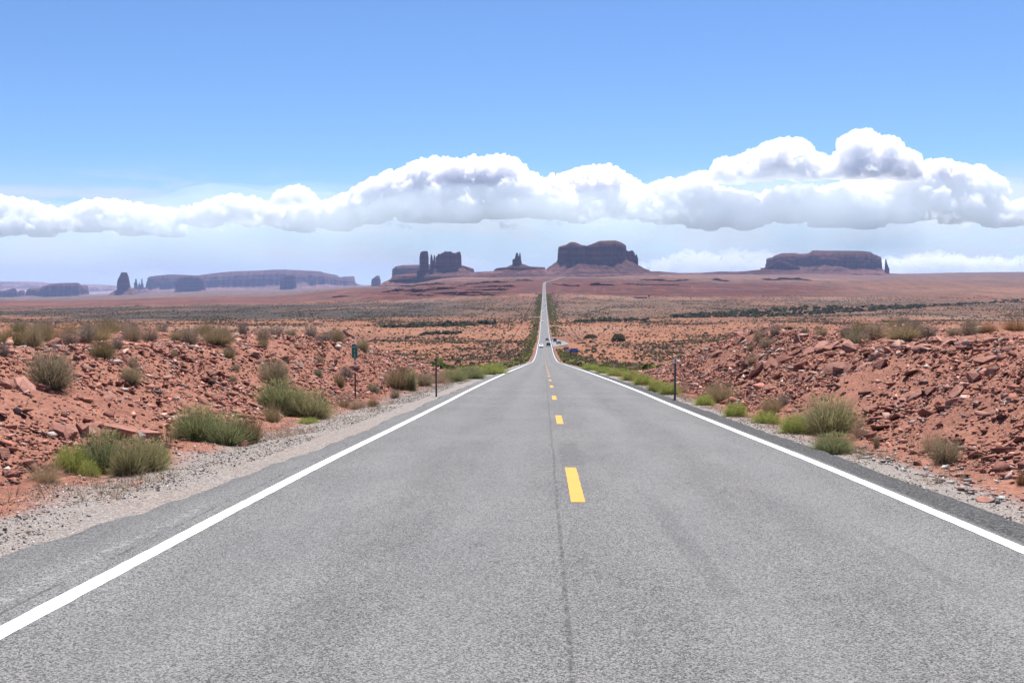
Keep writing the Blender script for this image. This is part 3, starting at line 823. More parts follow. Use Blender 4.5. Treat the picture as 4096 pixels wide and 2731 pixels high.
# dark rock ledges breaking the red ridge on the far side of the plain
def ledge(pts, h, label='thin dark rock ledge crossing the red ridge beyond the plain'):
    pts = np.array(pts, float)
    n = int(max(14, (pts[-1, 0] - pts[0, 0]) / 2.2))
    us = np.linspace(pts[0, 0], pts[-1, 0], n); vs = np.interp(us, pts[:, 0], pts[:, 1]) + 1.3 * fbm(us * .05, us * 0, h, 3)
    B = [hit(u, v, 900.0, 4300.0) for u, v in zip(us, vs)]
    ok = [b for b in B if b is not None]
    if len(ok) < 6: return
    B = np.array(ok); n = len(B)
    B[:, 1] = np.convolve(np.pad(B[:, 1], 4, mode='edge'), np.ones(9) / 9, 'valid')
    B[:, 2] = ground_z(B[:, 0], B[:, 1])
    f = np.linspace(0, 1, n)
    hh = h * np.clip(np.minimum(f, 1 - f) * 8, 0, 1) * (.55 + .75 * np.clip(fbm(B[:, 0] * .02, B[:, 1] * .01, h, 3) + .3, 0, 1.2))
    jag = 5 * fbm(B[:, 0] * .05, B[:, 1] * .02, 2, 3)
    rows_ = []
    for dy, fz in ((-1.5, -3.0), (0, 0.0), (.4, .45), (-.5, .55), (.0, 1.0), (9, 1.02), (40, .3), (70, -3.0)):
        z_ = B[:, 2] + (hh * fz if fz >= 0 else fz)
        if dy > 20: z_ = np.maximum(ground_z(B[:, 0], B[:, 1] + dy) + (.4 * hh * (fz > 0)) + (fz if fz < 0 else 0), -400)
        rows_.append(np.stack([B[:, 0], B[:, 1] + dy + jag, z_], 1))
    V = np.concatenate(rows_)
    o = link('rock_ledge', mesh_np('rock_ledge', V, grid_faces(len(rows_), n), False, None, {'talus': np.full(len(V), .25)}), LEDGE)
    tag(o, label, 'rock ledge', 'dark rock ledges on the red ridge', 'structure')
LEDGE = rock_mat('ledge_rock', (.085, .034, .028), (.14, .055, .042))
for pts, h in ((z2([(1130, 613), (1200, 622), (1290, 602), (1400, 606), (1460, 615), (1560, 605), (1700, 590), (1840, 577)]), 7.5),
               (z2([(1285, 570), (1350, 562), (1420, 570), (1500, 553), (1600, 550), (1750, 542)]), 6.5),
               (z2([(1600, 632), (1800, 634), (2000, 627), (2300, 626)]), 4.5), (z2([(1840, 567), (1950, 549), (2050, 534), (2350, 528)]), 6),
               (z2([(1900, 602), (2100, 602), (2350, 592)]), 4.5), (z2([(1700, 638), (1900, 647), (2200, 642)]), 4), (z2([(690, 668), (780, 662), (870, 656)]), 4),
               (z2([(1990, 575), (2150, 570), (2390, 566)]), 4.5), (z2([(1380, 635), (1500, 645), (1650, 650)]), 3.5),
               (z3([(1040, 549), (1160, 553), (1290, 560)]), 6), (z3([(1500, 505), (1680, 512), (1830, 520), (2000, 507)]), 6), (z3([(2180, 503), (2260, 515), (2350, 520)]), 8),
               (z3([(360, 513), (430, 512), (540, 514)]), 6), (z3([(700, 545), (860, 560), (1000, 562)]), 4), (z3([(1350, 540), (1600, 552), (1900, 555)]), 4),
               (z4([(230, 436), (340, 446), (440, 434), (560, 441), (660, 449)]), 9), (z4([(0, 424), (120, 430), (240, 436)]), 6), (z4([(900, 408), (1050, 405), (1200, 410)]), 7), (z4([(1450, 420), (1700, 425), (1900, 418)]), 6), (z4([(1950, 400), (2150, 396), (2350, 405)]), 8)):
    ledge(pts, h)

# ------------------------------------------------------------------ clouds
CD = 36000.0
def cloud_object(name, lumps, seed, voxel, label, mat, D=CD, squash=1.0):
    rsd = np.random.RandomState(seed)
    bm = bmesh.new(); bmesh.ops.create_icosphere(bm, subdivisions=2, radius=1)
    iv = np.array([v.co[:] for v in bm.verts]); fi = np.array([[v.index for v in f.verts] for f in bm.faces]); bm.free()
    Vs, Fs = [], []
    n = 0
    for (X_, Y_, Z_, r_, zmin) in lumps:
        v = iv * r_ * np.array([1, 1, .92]) + np.array([X_, Y_, Z_])
        v[:, 2] = np.maximum(v[:, 2], zmin)
        Vs.append(v); Fs.append(fi + n); n += len(iv)
    me = mesh_np(name, np.concatenate(Vs), np.concatenate(Fs))
    o = link(name, me, mat)
    m = o.modifiers.new('r', 'REMESH'); m.mode = 'VOXEL'; m.voxel_size = voxel
    dg = bpy.context.evaluated_depsgraph_get()
    me2 = bpy.data.meshes.new_from_object(o.evaluated_get(dg))
    o.modifiers.clear(); o.data = me2
    nv = len(me2.vertices)
    co = np.empty(nv * 3, np.float32); me2.vertices.foreach_get('co', co); co = co.reshape(-1, 3).astype(float)
    no = np.empty(nv * 3, np.float32); me2.vertices.foreach_get('normal', no); no = no.reshape(-1, 3).astype(float)
    # cauliflower billows: rounded bumps with sharp creases between them
    def bil(s): return 1 - np.abs(perlin(co[:, 0] / (s * voxel / 26) + seed, co[:, 1] / (s * voxel / 26), co[:, 2] / (s * voxel / 26))) * 2
    up = np.clip(.30 + .7 * smooth(-.3, .8, no[:, 2]), .1, 1)
    d = (bil(560) * 95 + bil(260) * 105 + bil(120) * 85 + bil(62) * 48 - 150) * up * (voxel / 26)
    co += no * d[:, None]
    me2.vertices.foreach_set('co', co.astype(np.float32).ravel())
    me2.polygons.foreach_set('use_smooth', np.ones(len(me2.polygons), bool))
    me2.update()
    if not me2.materials: me2.materials.append(mat)
    bpy.data.meshes.remove(me)
    return tag(o, label, 'cloud', None, 'structure')

def vapour(name, dens, col=(.995, .995, 1.0), ani=.15):
    k = NT(name); k.t.nodes.remove(k.p)
    v = k.n('ShaderNodeVolumePrincipled')
    v.inputs['Color'].default_value = tuple(col) + (1,); v.inputs['Density'].default_value = dens; v.inputs['Anisotropy'].default_value = ani
    k.l(v.outputs[0], k.t.nodes['Material Output'].inputs['Volume'])
    return k.m
CLOUD = vapour('cloud_vapour', .0105)
CLOUD_CRISP = vapour('crisp_cloud_vapour', .0065)
CLOUD_THIN = vapour('thin_cloud_vapour', .0016)
VEIL = vapour('rain_haze_vapour', 2.1e-4, (.90, .975, 1.0), 0.0)  # rain plus added airlight that whitens the lower clouds

def bank_lumps(prof, base_y, seed, dens=1.0, rbig=34, D=CD):
    """lumps filling the space under a skyline given in 2352-wide picture coordinates: a core, billows on its face, knobs along its top"""
    rsd = np.random.RandomState(seed)
    prof = np.array(prof, float)
    S = 4096 / 2352
    out = []
    top = lambda x: np.interp(x, prof[:, 0], prof[:, 1])
    base = (lambda x: base_y(x)) if callable(base_y) else (lambda x: base_y)
    def put(x, y, r, Y_):
        a, b = at_depth(x * S, y * S, Y_)
        out.append((a, Y_, b, r * S / 4096 * Y_, at_depth(x * S, base(x) * S, D)[1] + rsd.uniform(-110, 110)))
    x = prof[0, 0]
    mpp = S / 4096 * D
    while x < prof[-1, 0]:
        ty, by = top(x), base(x); h = by - ty
        if h > 3:
            r = min(rbig, .5 * h)
            y = by - r * .3
            while y > ty + r * 1.02:                       # core
                put(x + rsd.uniform(-4, 4), y, r * rsd.uniform(.85, 1.05), D + 10 * mpp + rsd.uniform(-.3, .5) * h * mpp * .6)
                y -= r * .7
            put(x, ty + r * 1.05, r, D + 8 * mpp)
            for i in range(max(1, int(dens * h / 38))):      # billows on the near face
                f = rsd.rand()
                rr = min(rsd.uniform(.38, .8) * rbig, .42 * h)
                y = by - rr * .4 - f * max(h - 1.6 * rr, 0)
                put(x + rsd.uniform(-6, 6), y, rr, D - (.25 + .35 * (1 - f)) * h * mpp * rsd.uniform(.5, 1.1) - 6 * mpp)
            for i in range(4):                              # knobs along the top and down the upper face
                rr = min(rsd.uniform(.06, .30) * rbig, .4 * h)
                dn = rsd.rand() ** 2.2 * .6
                put(x + rsd.uniform(-5, 5), ty + rr * rsd.uniform(.75, 1.4) + dn * h * .55, rr, D - (dn * .45 * h + rsd.uniform(-6, 12)) * mpp)
        x += rsd.uniform(5, 9) / dens
    return out
main = [(-160, 470), (-60, 450), (0, 446), (60, 457), (130, 482), (200, 458), (270, 457), (330, 470), (385, 476), (420, 474), (450, 470), (480, 459), (545, 443), (590, 456), (640, 474), (700, 470), (740, 456), (800, 446), (850, 412), (885, 396), (930, 385), (960, 366), (1000, 360), (1060, 362), (1110, 358), (1170, 357), (1200, 388), (1250, 412), (1290, 398), (1345, 381), (1400, 379), (1440, 405), (1480, 424), (1530, 404), (1600, 400), (1660, 425), (1740, 440), (1800, 420), (1850, 415), (1900, 425), (1960, 412), (2040, 410), (2075, 386), (2110, 372), (2160, 362), (2190, 376), (2250, 381), (2285, 400), (2292, 440), (2320, 462), (2400, 455), (2520, 470)]
base_main = lambda x: 508 + 9 * math.sin(x * .011) + 7 * math.sin(x * .043 + 1) + 26 * float(smooth(640, 380, x))
def part_of(prof, u0, u1, rise=0):
    pr = np.array(prof, float); us = np.linspace(u0, u1, 60); v = np.interp(us, pr[:, 0], pr[:, 1])
    edge = np.minimum(us - u0, u1 - us)
    return [(u, y + 40 * max(0, 1 - e / 26.0) + rise) for u, y, e in zip(us, v, edge)]
bases = lambda c, amp, ph: (lambda x: c + amp * math.sin(x * .017 + ph) + amp * .7 * math.sin(x * .061 + 2 * ph))
cloud_object('cloud', bank_lumps(part_of(main, -160, 420), bases(532, 6, 1), 3, .9, 26, 37500.0), 5, 24, 'low flat cloud bank at the side of the long blue mesa, whitest along its top', CLOUD)
cloud_object('cloud', bank_lumps(part_of(main, 400, 880), bases(516, 8, 2), 4, .9, 28, 36500.0), 6, 24, 'row of cumulus puffs above the long blue mesa', CLOUD)
cloud_object('cloud', bank_lumps(part_of(main, 800, 1300), bases(498, 7, 3), 8, 1.0, 34, 36000.0), 7, 24, 'towering cumulus above the castle-like butte, widest of the bank', CLOUD)
cloud_object('cloud', bank_lumps(part_of(main, 1240, 1500), bases(494, 6, 4), 9, 1.0, 32, 38000.0), 9, 24, 'dome-shaped cumulus right above the big mesa at the end of the road', CLOUD)
cloud_object('cloud', bank_lumps(part_of(main, 1460, 1960, 6), bases(512, 8, 5), 12, 1.0, 26, 36500.0), 11, 24, 'low broken cumulus between the big mesa and the flat-topped mesa', CLOUD)
cloud_object('cloud', bank_lumps(part_of(main, 1880, 2330), bases(508, 8, 6), 16, 1.0, 32, 37500.0), 12, 24, 'large rounded cumulus over the flat-topped mesa', CLOUD)
cloud_object('cloud', bank_lumps([(2285, 500), (2310, 470), (2350, 458), (2420, 462), (2500, 470)], bases(514, 4, 7), 18, 1.0, 22, 36500.0), 13, 24, 'last small cumulus cut off by the edge of the view', CLOUD)
rsv = np.random.RandomState(77)
scud = []
for i in range(60):
    u = rsv.uniform(0, 2352); v = rsv.uniform(500, 545) if u < 600 else rsv.uniform(488, 520)
    for j in range(7):
        Y_ = 35200.0; a, b = at_depth((u + rsv.normal(0, 16)) * 4096 / 2352, (v + rsv.normal(0, 2)) * 4096 / 2352, Y_)
        scud.append((a, Y_ + rsv.normal(0, 200), b, rsv.uniform(3, 8) / 2352 * Y_, -9e9))
cloud_object('scud', scud, 19, 26, 'thin ragged scraps of low cloud along the underside of the bank', CLOUD_THIN)
COL.objects['scud']['kind'] = 'stuff'
L2 = bank_lumps([(1560, 410), (1600, 394), (1645, 392), (1650, 362), (1690, 358), (1740, 340), (1768, 322), (1800, 316), (1840, 316), (1860, 345), (1878, 345), (1884, 362)], lambda x: 416 - 6 * (x > 1700), 27, 1.1, 24)
cloud_object('cloud', L2, 6, 16, 'cumulus heap with knobby towers, lower of the two floating over the bank', CLOUD_CRISP)
L3 = bank_lumps([(1868, 392), (1890, 366), (1935, 345), (1945, 306), (1970, 296), (1995, 294), (2010, 312), (2050, 310), (2062, 330), (2095, 345), (2100, 365)], lambda x: 407, 29, 1.1, 24)
cloud_object('cloud', L3, 8, 16, 'tallest cumulus heap with a flat grey base, highest in the sky', CLOUD_CRISP)
L4 = bank_lumps([(626, 458), (640, 438), (665, 428), (685, 424), (705, 434), (722, 446), (724, 458)], 466, 11, 1.3, 14)
cloud_object('cloud', L4, 10, 16, 'one small separate puff of cloud just above the bank', CLOUD)

L5 = bank_lumps([(1440, 622), (1480, 604), (1530, 590), (1560, 584), (1578, 574), (1600, 584), (1640, 582), (1690, 575), (1740, 576), (1800, 585), (1850, 590), (1950, 600), (2040, 592), (2100, 584), (2150, 580), (2200, 582), (2250, 590), (2352, 592), (2450, 600)], 648, 13, .8, 15, 62000.0)
cloud_object('cloud', L5, 14, 55, 'faint far row of cumulus peeping low over the horizon around the flat-topped mesa', CLOUD_THIN)
def veil(u, v, ru, rv, label, Yv=33500.0, seed=0):  # rain veil enlarged in front of the clouds to lighten their grey undersides
    bm = bmesh.new(); bmesh.ops.create_icosphere(bm, subdivisions=4, radius=1)
    me = bpy.data.meshes.new('rain_haze_veil'); bm.to_mesh(me); bm.free()
    co = np.array([p.co[:] for p in me.vertices])
    co *= (1 + .35 * fbm(co[:, 0] * 1.3 + seed, co[:, 1] * 1.3, co[:, 2] * 1.3, 3))[:, None]
    S_ = 4096 / 2352; mp = S_ / 4096 * Yv
    a, b = at_depth(u * S_, v * S_, Yv)
    co = co * np.array([ru * mp, 1800, rv * mp]) + np.array([a, Yv, b])
    me.vertices.foreach_set('co', co.astype(np.float32).ravel()); me.update()
    return tag(link('rain_haze_veil', me, VEIL), label, 'rain veil', None, 'stuff')
veil(150, 555, 460, 95, 'pale veil of rain and added haze under the cloud bank over the hazy far buttes', seed=1)
veil(640, 535, 420, 105, 'pale veil of rain and added haze hanging over the long blue mesa', seed=5)
veil(1120, 520, 460, 115, 'pale veil of rain and added haze hanging over the castle-like butte', seed=9)
veil(1650, 510, 460, 105, 'pale veil of rain and added haze behind the big mesa at the end of the road', seed=13)
veil(2200, 500, 420, 95, 'thin pale veil of added haze below the clouds above the flat-topped mesa', seed=17)

# ------------------------------------------------------------------ haze
k = NT('desert_haze'); k.t.nodes.remove(k.p)
vol = k.n('ShaderNodeVolumePrincipled')
vol.inputs['Color'].default_value = (.44, .59, 1.0, 1)
vol.inputs['Density'].default_value = 2.6e-5
vol.inputs['Anisotropy'].default_value = 0.2
k.l(vol.outputs[0], k.t.nodes['Material Output'].inputs['Volume'])
mb = MB().box(-30000, 30000, -400, 31000, float(Zg.min()) - 30, 340)
hz = mb.build('haze', k.m)
tag(hz, 'thin blue desert haze lying over the whole plain', 'haze', kind='stuff')

# ------------------------------------------------------------------ rocks
rs4 = np.random.RandomState(41)
def rock_mesh(seed, dims, npts=14, cut=.25):
    r = np.random.RandomState(seed)
    pts = r.uniform(-1, 1, (npts, 3))
    pts /= np.maximum(np.abs(pts).max(1), .001)[:, None] ** r.uniform(.6, 1.0)
    pts = pts * np.array(dims) * .5
    bm = bmesh.new()
    for p in pts: bm.verts.new(p)
    bmesh.ops.convex_hull(bm, input=bm.verts[:])
    bmesh.ops.delete(bm, geom=[v for v in bm.verts if not v.link_faces], context='VERTS')
    bmesh.ops.triangulate(bm, faces=bm.faces[:])
    me = bpy.data.meshes.new('rock'); bm.to_mesh(me); bm.free()
    return me

k = NT('red_slab_rock', .92, .15)
P = k.obj(); rn_ = k.rnd()
n1 = k.noise(P, 5, 6, .65); n2 = k.noise(k.scale(P, (3, 3, 26)), 1.0, 4, .6)
c = k.mix(rn_, (.20, .085, .062), (.34, .175, .135))
c = k.mix(k.ramp(rn_, .94, .96), c, (.22, .18, .16))
c = k.mix(.6, c, k.mix(k.ramp(n1, .3, .7), (.68, .66, .66), (1.25, 1.25, 1.25)), 'MULTIPLY')
c = k.mix(.45, c, k.mix(k.ramp(n2, .35, .65), (.72, .7, .7), (1.2, 1.2, 1.2)), 'MULTIPLY')
k.base(c); k.bump(k.math('ADD', n1, n2), .6, .03)
ROCK = k.m
ROCKS = []
for i in range(16):
    t = rs4.rand()
    me = rock_mesh(100 + i, (1.0, rs4.uniform(.5, .85), rs4.uniform(.16, .34) if i % 3 else rs4.uniform(.4, .65)), 13 + i % 6)
    me.materials.append(ROCK); ROCKS.append(me)

def slope_rot(x, y, tilt, yaw):
    e = .4
    dx = (ground_z(x + e, y, False) - ground_z(x - e, y, False)) / (2 * e); dy = (ground_z(x, y + e, False) - ground_z(x, y - e, False)) / (2 * e)
    nrm = Vector((-float(dx), -float(dy), 1)).normalized()
    q = Vector((0, 0, 1)).rotation_difference(nrm)
    return (q @ Euler((rs4.normal(0, tilt), rs4.normal(0, tilt), yaw)).to_quaternion()).to_euler()

ROCK_N = 0
def place_rock(x, y, size, label, group=None, proto=None, tilt=.3, yaw=None, sink=.12, zs=1.0):
    global ROCK_N
    o = link('rock', ROCKS[ROCK_N % 16 if proto is None else proto]); ROCK_N += 1
    o.scale = (size, size, size * zs)
    o.rotation_euler = slope_rot(x, y, tilt, rs4.uniform(0, 6.3) if yaw is None else yaw)
    o.location = (x, y, float(ground_z(x, y)) + size * sink)
    tag(o, label, 'rock', group)
    return o

S2 = 4096 / 2352.0
def hit2(u, v): return hit(u * S2, v * S2)
named_rocks = [
    (122, 797, 46, 'large flat-topped pinkish slab among the grey bushes at the top of the bank', 3, 1.5),
    (247, 914, 36, 'lone angular block halfway down the bank below the wide grey-green bush', 5, 1.3),
    (60, 888, 42, 'dark rock ledge piece low beside the biggest grey-green bush', 1, 1.0),
    (190, 868, 38, 'dark undercut slab just downhill of the biggest grey-green bush', 2, 1.0),
    (155, 1002, 50, 'broken ledge block, first in the rock ledge above the green shrubs', 6, 2.0),
    (192, 1000, 46, 'blocky upright piece of the rock ledge, split by a dark crack', 9, 2.2),
    (232, 998, 62, 'long overhanging slab in the rock ledge above the green shrubs', 4, 1.3),
    (283, 1003, 56, 'tilted slab of the rock ledge with a deep dark underside', 7, 1.5),
    (322, 1008, 44, 'last block of the rock ledge, next to the spiky yucca', 3, 1.5),
    (20, 1050, 48, 'cracked dark boulder low on the bank at the edge of the gravel verge', 0, 1.8),
    (28, 1092, 38, 'low red rock lying under the cracked dark boulder', 6, 1.1),
    (580, 815, 52, 'dark ledge slab below the small bushes on the bank top', 2, 1.0),
    (730, 745, 30, 'flat stones on the rounded brow of the bank, topmost rock there', 4, .8),
    (800, 772, 42, 'tilted slab on the far shoulder of the bank, near its crest bushes', 5, 1.0),
    (840, 790, 50, 'long bedding slab running down the nose of the bank', 10, .8),
    (860, 915, 30, 'brown stone lying on the gravel verge, short of the bare steel post', 8, .8),
    (560, 1025, 34, 'red stone at the toe of the bank beside the dense green shrub', 6, .9),
    (310, 1112, 36, 'reddish stone sitting where the green shrubs meet the gravel', 11, .7),
    (1103, 868, 9, 'small dark stone alone on the gravel next to the white line', 9, .9),
    (1788, 838, 46, 'big squared boulder propped on the slope below the grey bush cluster', 0, 1.5),
    (1838, 852, 44, 'dark-faced block below the squared boulder on the slope', 9, 1.6),
    (1955, 802, 62, 'wide dark slab jutting out at the rim of the rubble slope', 6, 1.3),
    (2262, 832, 58, 'long dark slab standing on edge in the rubble slope', 1, 1.0),
    (2236, 872, 44, 'round-shouldered brown boulder in the middle of the rubble slope', 3, 1.8),
    (1700, 770, 40, 'pale grey slab cropping out high on the far mound', 2, .7),
    (1722, 785, 44, 'second pale slab just below the pale outcrop on the far mound', 4, .7),
    (2205, 1094, 48, 'purple-brown boulder at the foot of the rubble slope with a dark shadow', 8, 1.3),
    (2105, 1068, 30, 'square red stone on the sandy foot of the slope', 12, 1.4),
    (2260, 1152, 44, 'red slab lying flat among rounded pebbles beside the road', 5, .8),
    (1910, 990, 40, 'tilted red slab behind the dark green shrub by the road', 7, 1.0),
    (2010, 965, 52, 'large smooth slab lying on the slope above the tan grass clump', 10, .8),
    (2275, 1055, 44, 'chunky boulder on the lower slope past the grey-green bush', 13, 1.6),
]
used_xy = []
for u, v, w, lab, pr, zs in named_rocks:
    p = hit2(u, v)
    if p is None: continue
    place_rock(p[0], p[1], w / 2352 * p[1] * .95, lab, None, pr, .22, None, .10, zs * .8)
    used_xy.append(p[:2])
def scatter_bank(n, side, rmin, rmax, ymax=95, power=2.6):
    out = []
    while len(out) < n:
        y = 6 + (ymax - 6) * rs4.rand() ** 1.5
        w = rs4.uniform(5.6, 15)
        x = side * w
        if abs(x) > .60 * y + 2: continue
        b0 = float(bank(np.array(x), np.array(y)))
        if b0 < .02: continue
        f = w < 11.8
        if not f and rs4.rand() > .22: continue
        if side < 0 and rs4.rand() > (.35 + .65 * smooth(18, 40, y)): continue
        if rs4.rand() > .45 + .8 * float(fbm(x * .25, y * .2, 77, 3)): continue
        s = rmin + (rmax - rmin) * rs4.rand() ** power
        out.append((x, y, s))
    return out
big = scatter_bank(88, 1, .20, .52, 80, 2.8)
for i, (x, y, s) in enumerate(big):
    place_rock(x, y, s, 'loose angular red slab on the rubble slope along the dark road edge', 'loose slabs on the rubble slope', None, .38, None, .10)
big = scatter_bank(64, -1, .18, .5, 90, 2.4)
for i, (x, y, s) in enumerate(big):
    place_rock(x, y, s, 'loose angular red slab on the shrubby bank above the gravel verge', 'loose slabs on the shrubby bank', None, .34, None, .10)

def chain(pts, size, n, label, group, zs=1.0):
    pts = np.array(pts, float); seg = np.concatenate([[0], np.cumsum(np.hypot(np.diff(pts[:, 0]), np.diff(pts[:, 1])))])
    P3 = []
    for i in range(n):
        q = (i + rs4.uniform(.2, .8)) / n * seg[-1]
        h_ = hit2(np.interp(q, seg, pts[:, 0]) + rs4.normal(0, 3), np.interp(q, seg, pts[:, 1]) + rs4.normal(0, 2.5))
        if h_ is not None: P3.append(h_)
    for i, p in enumerate(P3):
        a, b = P3[max(0, i - 1)], P3[min(len(P3) - 1, i + 1)]
        yaw = math.atan2(b[1] - a[1], b[0] - a[0]) + rs4.normal(0, .35)
        pr = [1, 2, 4, 5, 7, 8, 10, 11, 13, 14][rs4.randint(10)]
        place_rock(p[0], p[1], size * .74 * rs4.uniform(.5, 1.25) * (.55 + .017 * p[1]), label, group, pr, .16, yaw, .06, zs)
RL, LL = 'slab of the broken rock layer breaking out of the rubble slope', 'slab of the broken rock layer breaking out of the shrubby bank'
for pts, sz, n in (([(1560, 850), (1640, 815), (1720, 775), (1790, 745)], .62, 15), ([(1700, 870), (1780, 835), (1850, 808), (1960, 800)], .95, 16), ([(1840, 880), (1930, 850), (2030, 835)], .8, 10),
                   ([(2080, 800), (2200, 790), (2340, 780)], .85, 9), ([(1590, 870), (1680, 840), (1750, 815)], .55, 9), ([(2050, 930), (2130, 900), (2230, 905)], .7, 7)):
    chain(pts, sz, n, RL, 'slabs of the rock layers in the rubble slope', 1.0)
for pts, sz, n in (([(125, 1000), (200, 992), (270, 996), (345, 1005)], 1.0, 11), ([(845, 775), (900, 800), (960, 825), (1030, 850)], .6, 12), ([(780, 770), (830, 800), (890, 835)], .6, 9),
                   ([(640, 820), (700, 850), (760, 880)], .5, 7), ([(0, 885), (60, 890), (120, 900)], .9, 5), ([(400, 900), (470, 925), (560, 950)], .6, 6)):
    chain(pts, sz, n, LL, 'slabs of the rock layers in the shrubby bank', 1.0)

def stones(name, pts, sizes, flat, cols, label, cat, mat, seed=1, tilt=.5):
    """very many small stones as one mesh of tiny hulls"""
    r = np.random.RandomState(seed)
    protos = []
    for i in range(10):
        me = rock_mesh(500 + seed * 20 + i, (1, r.uniform(.6, .95), flat * r.uniform(.7, 1.3)), 8)
        V = np.array([v.co[:] for v in me.vertices]); F = np.array([p.vertices[:] for p in me.polygons])
        protos.append((V, F)); bpy.data.meshes.remove(me)
    Vs, Fs, Cs, k_ = [], [], [], 0
    which = r.randint(0, 10, len(pts))
    for w in range(10):
        idx = np.where(which == w)[0]
        if len(idx) == 0: continue
        V, F = protos[w]
        n = len(idx)
        yaw = r.uniform(0, 2 * np.pi, n); tx = r.normal(0, tilt, n); ty = r.normal(0, tilt, n)
        cy, sy = np.cos(yaw), np.sin(yaw)
        Rz = np.zeros((n, 3, 3)); Rz[:, 0, 0] = cy; Rz[:, 0, 1] = -sy; Rz[:, 1, 0] = sy; Rz[:, 1, 1] = cy; Rz[:, 2, 2] = 1
        Rx = np.zeros((n, 3, 3)); Rx[:, 0, 0] = 1; Rx[:, 1, 1] = np.cos(tx); Rx[:, 1, 2] = -np.sin(tx); Rx[:, 2, 1] = np.sin(tx); Rx[:, 2, 2] = np.cos(tx)
        Ry = np.zeros((n, 3, 3)); Ry[:, 1, 1] = 1; Ry[:, 0, 0] = np.cos(ty); Ry[:, 0, 2] = np.sin(ty); Ry[:, 2, 0] = -np.sin(ty); Ry[:, 2, 2] = np.cos(ty)
        M = Ry @ Rx @ Rz
        W = np.einsum('nij,vj->nvi', M, V) * sizes[idx][:, None, None] + pts[idx][:, None, :]
        Vs.append(W.reshape(-1, 3)); Cs.append(np.repeat(cols[idx], len(V), 0))
        Fs.append((F[None] + (np.arange(n) * len(V))[:, None, None] + k_).reshape(-1, 3)); k_ += n * len(V)
    o = link(name, mesh_np(name, np.concatenate(Vs), np.concatenate(Fs), False, np.concatenate(Cs)), mat)
    return tag(o, label, cat, None, 'stuff')

k = NT('small_stone', .92, .15)
P = k.pos()
k.base(k.mix(.5, k.attr('Col'), k.mix(k.ramp(k.noise(P, 40, 4), .3, .7), (.75, .75, .75), (1.25, 1.25, 1.25)), 'MULTIPLY'))
STONE = k.m
def col_pick(n, pal, r, var=.25):
    pal = np.array(pal); c = pal[r.randint(0, len(pal), n)]
    return np.clip(c * (1 + var * r.normal(size=(n, 1))), .01, .8)
def bank_points(n, side, seed, ymax=100):
    r = np.random.RandomState(seed)
    y = 5 + (ymax - 5) * r.rand(n * 3) ** 1.7; w = r.uniform(5.2, 17, n * 3); x = side * w
    b0 = bank(x, y)
    keep = (np.abs(x) < .62 * y + 2) & (b0 > -.06)
    dens = .55 + .7 * fbm(x * .25, y * .18, 70, 4)
    dens *= np.where(w > 11.8, .35, 1.0)
    if side < 0: dens *= .70 + .30 * smooth(16, 40, y)
    keep &= r.rand(n * 3) < dens
    x, y = x[keep][:n], y[keep][:n]
    return np.stack([x, y, ground_z(x, y)], 1), r
RED = [(.23, .096, .068), (.29, .125, .090), (.34, .17, .128), (.38, .215, .17), (.19, .08, .060), (.31, .145, .110), (.29, .13, .096), (.26, .112, .080), (.34, .27, .235)]
for side, n, lab in ((1, 96000, 'red rubble of small broken stones covering the steep bare slope'), (-1, 84000, 'scattered small red stones over the shrubby bank')):
    pts, r = bank_points(n, side, 60 + side)
    sz = np.clip(.046 * np.exp(r.normal(0, .62, len(pts))), .02, .32) * (1 + .012 * pts[:, 1])
    pts[:, 2] += sz * .12
    stones('rubble', pts, sz, .36, col_pick(len(pts), RED, r), lab, 'rubble', STONE, 3 + side, .36)
# gravel on the verges
r = np.random.RandomState(88)
n = 34000
y = 4.5 + 60 * r.rand(n) ** 2.1
x = -(4.5 + r.rand(n) * 2.0 + .5 * smooth(14, 6, y) * r.rand(n))
n2_ = 9000
y2 = 5 + 55 * r.rand(n2_) ** 1.8; x2 = 4.70 + r.rand(n2_) ** 1.3 * 1.1
x = np.concatenate([x, x2]); y = np.concatenate([y, y2])
sz = np.clip(.0148 * np.exp(r.normal(0, .5, len(x))), .007, .055) * (1 + .015 * y)
kp = fbm(x * .8, y * .5, 21, 3) > -.55 * r.rand(len(x)) - .05
x, y, sz = x[kp], y[kp], sz[kp]
GREY = [(.36, .32, .28), (.27, .235, .205), (.43, .39, .345), (.13, .115, .105), (.08, .074, .070), (.33, .235, .185), (.20, .175, .155), (.30, .26, .23)]
stones('gravel', np.stack([x, y, ground_z(x, y) + sz * .15], 1), sz, .6, col_pick(len(x), GREY, r, .2), 'pale and dark road gravel along both verges', 'gravel', STONE, 9, .5)
# rounded river pebbles by the foot of the rubble slope
n = 420
y = 9 + 10 * r.rand(n); x = 5.15 + np.abs(r.normal(0, .55, n)); kp = x < .56 * y + .5
x, y = x[kp], y[kp]; sz = np.clip(.07 * np.exp(r.normal(0, .45, len(x))), .03, .2)
stones('pebbles', np.stack([x, y, ground_z(x, y) + sz * .12], 1), sz, .45, col_pick(len(x), [(.33, .31, .29), (.40, .37, .33), (.22, .21, .21), (.30, .17, .13)], r, .15), 'rounded grey river pebbles on the sandy foot of the slope', 'pebbles', STONE, 12, .2)

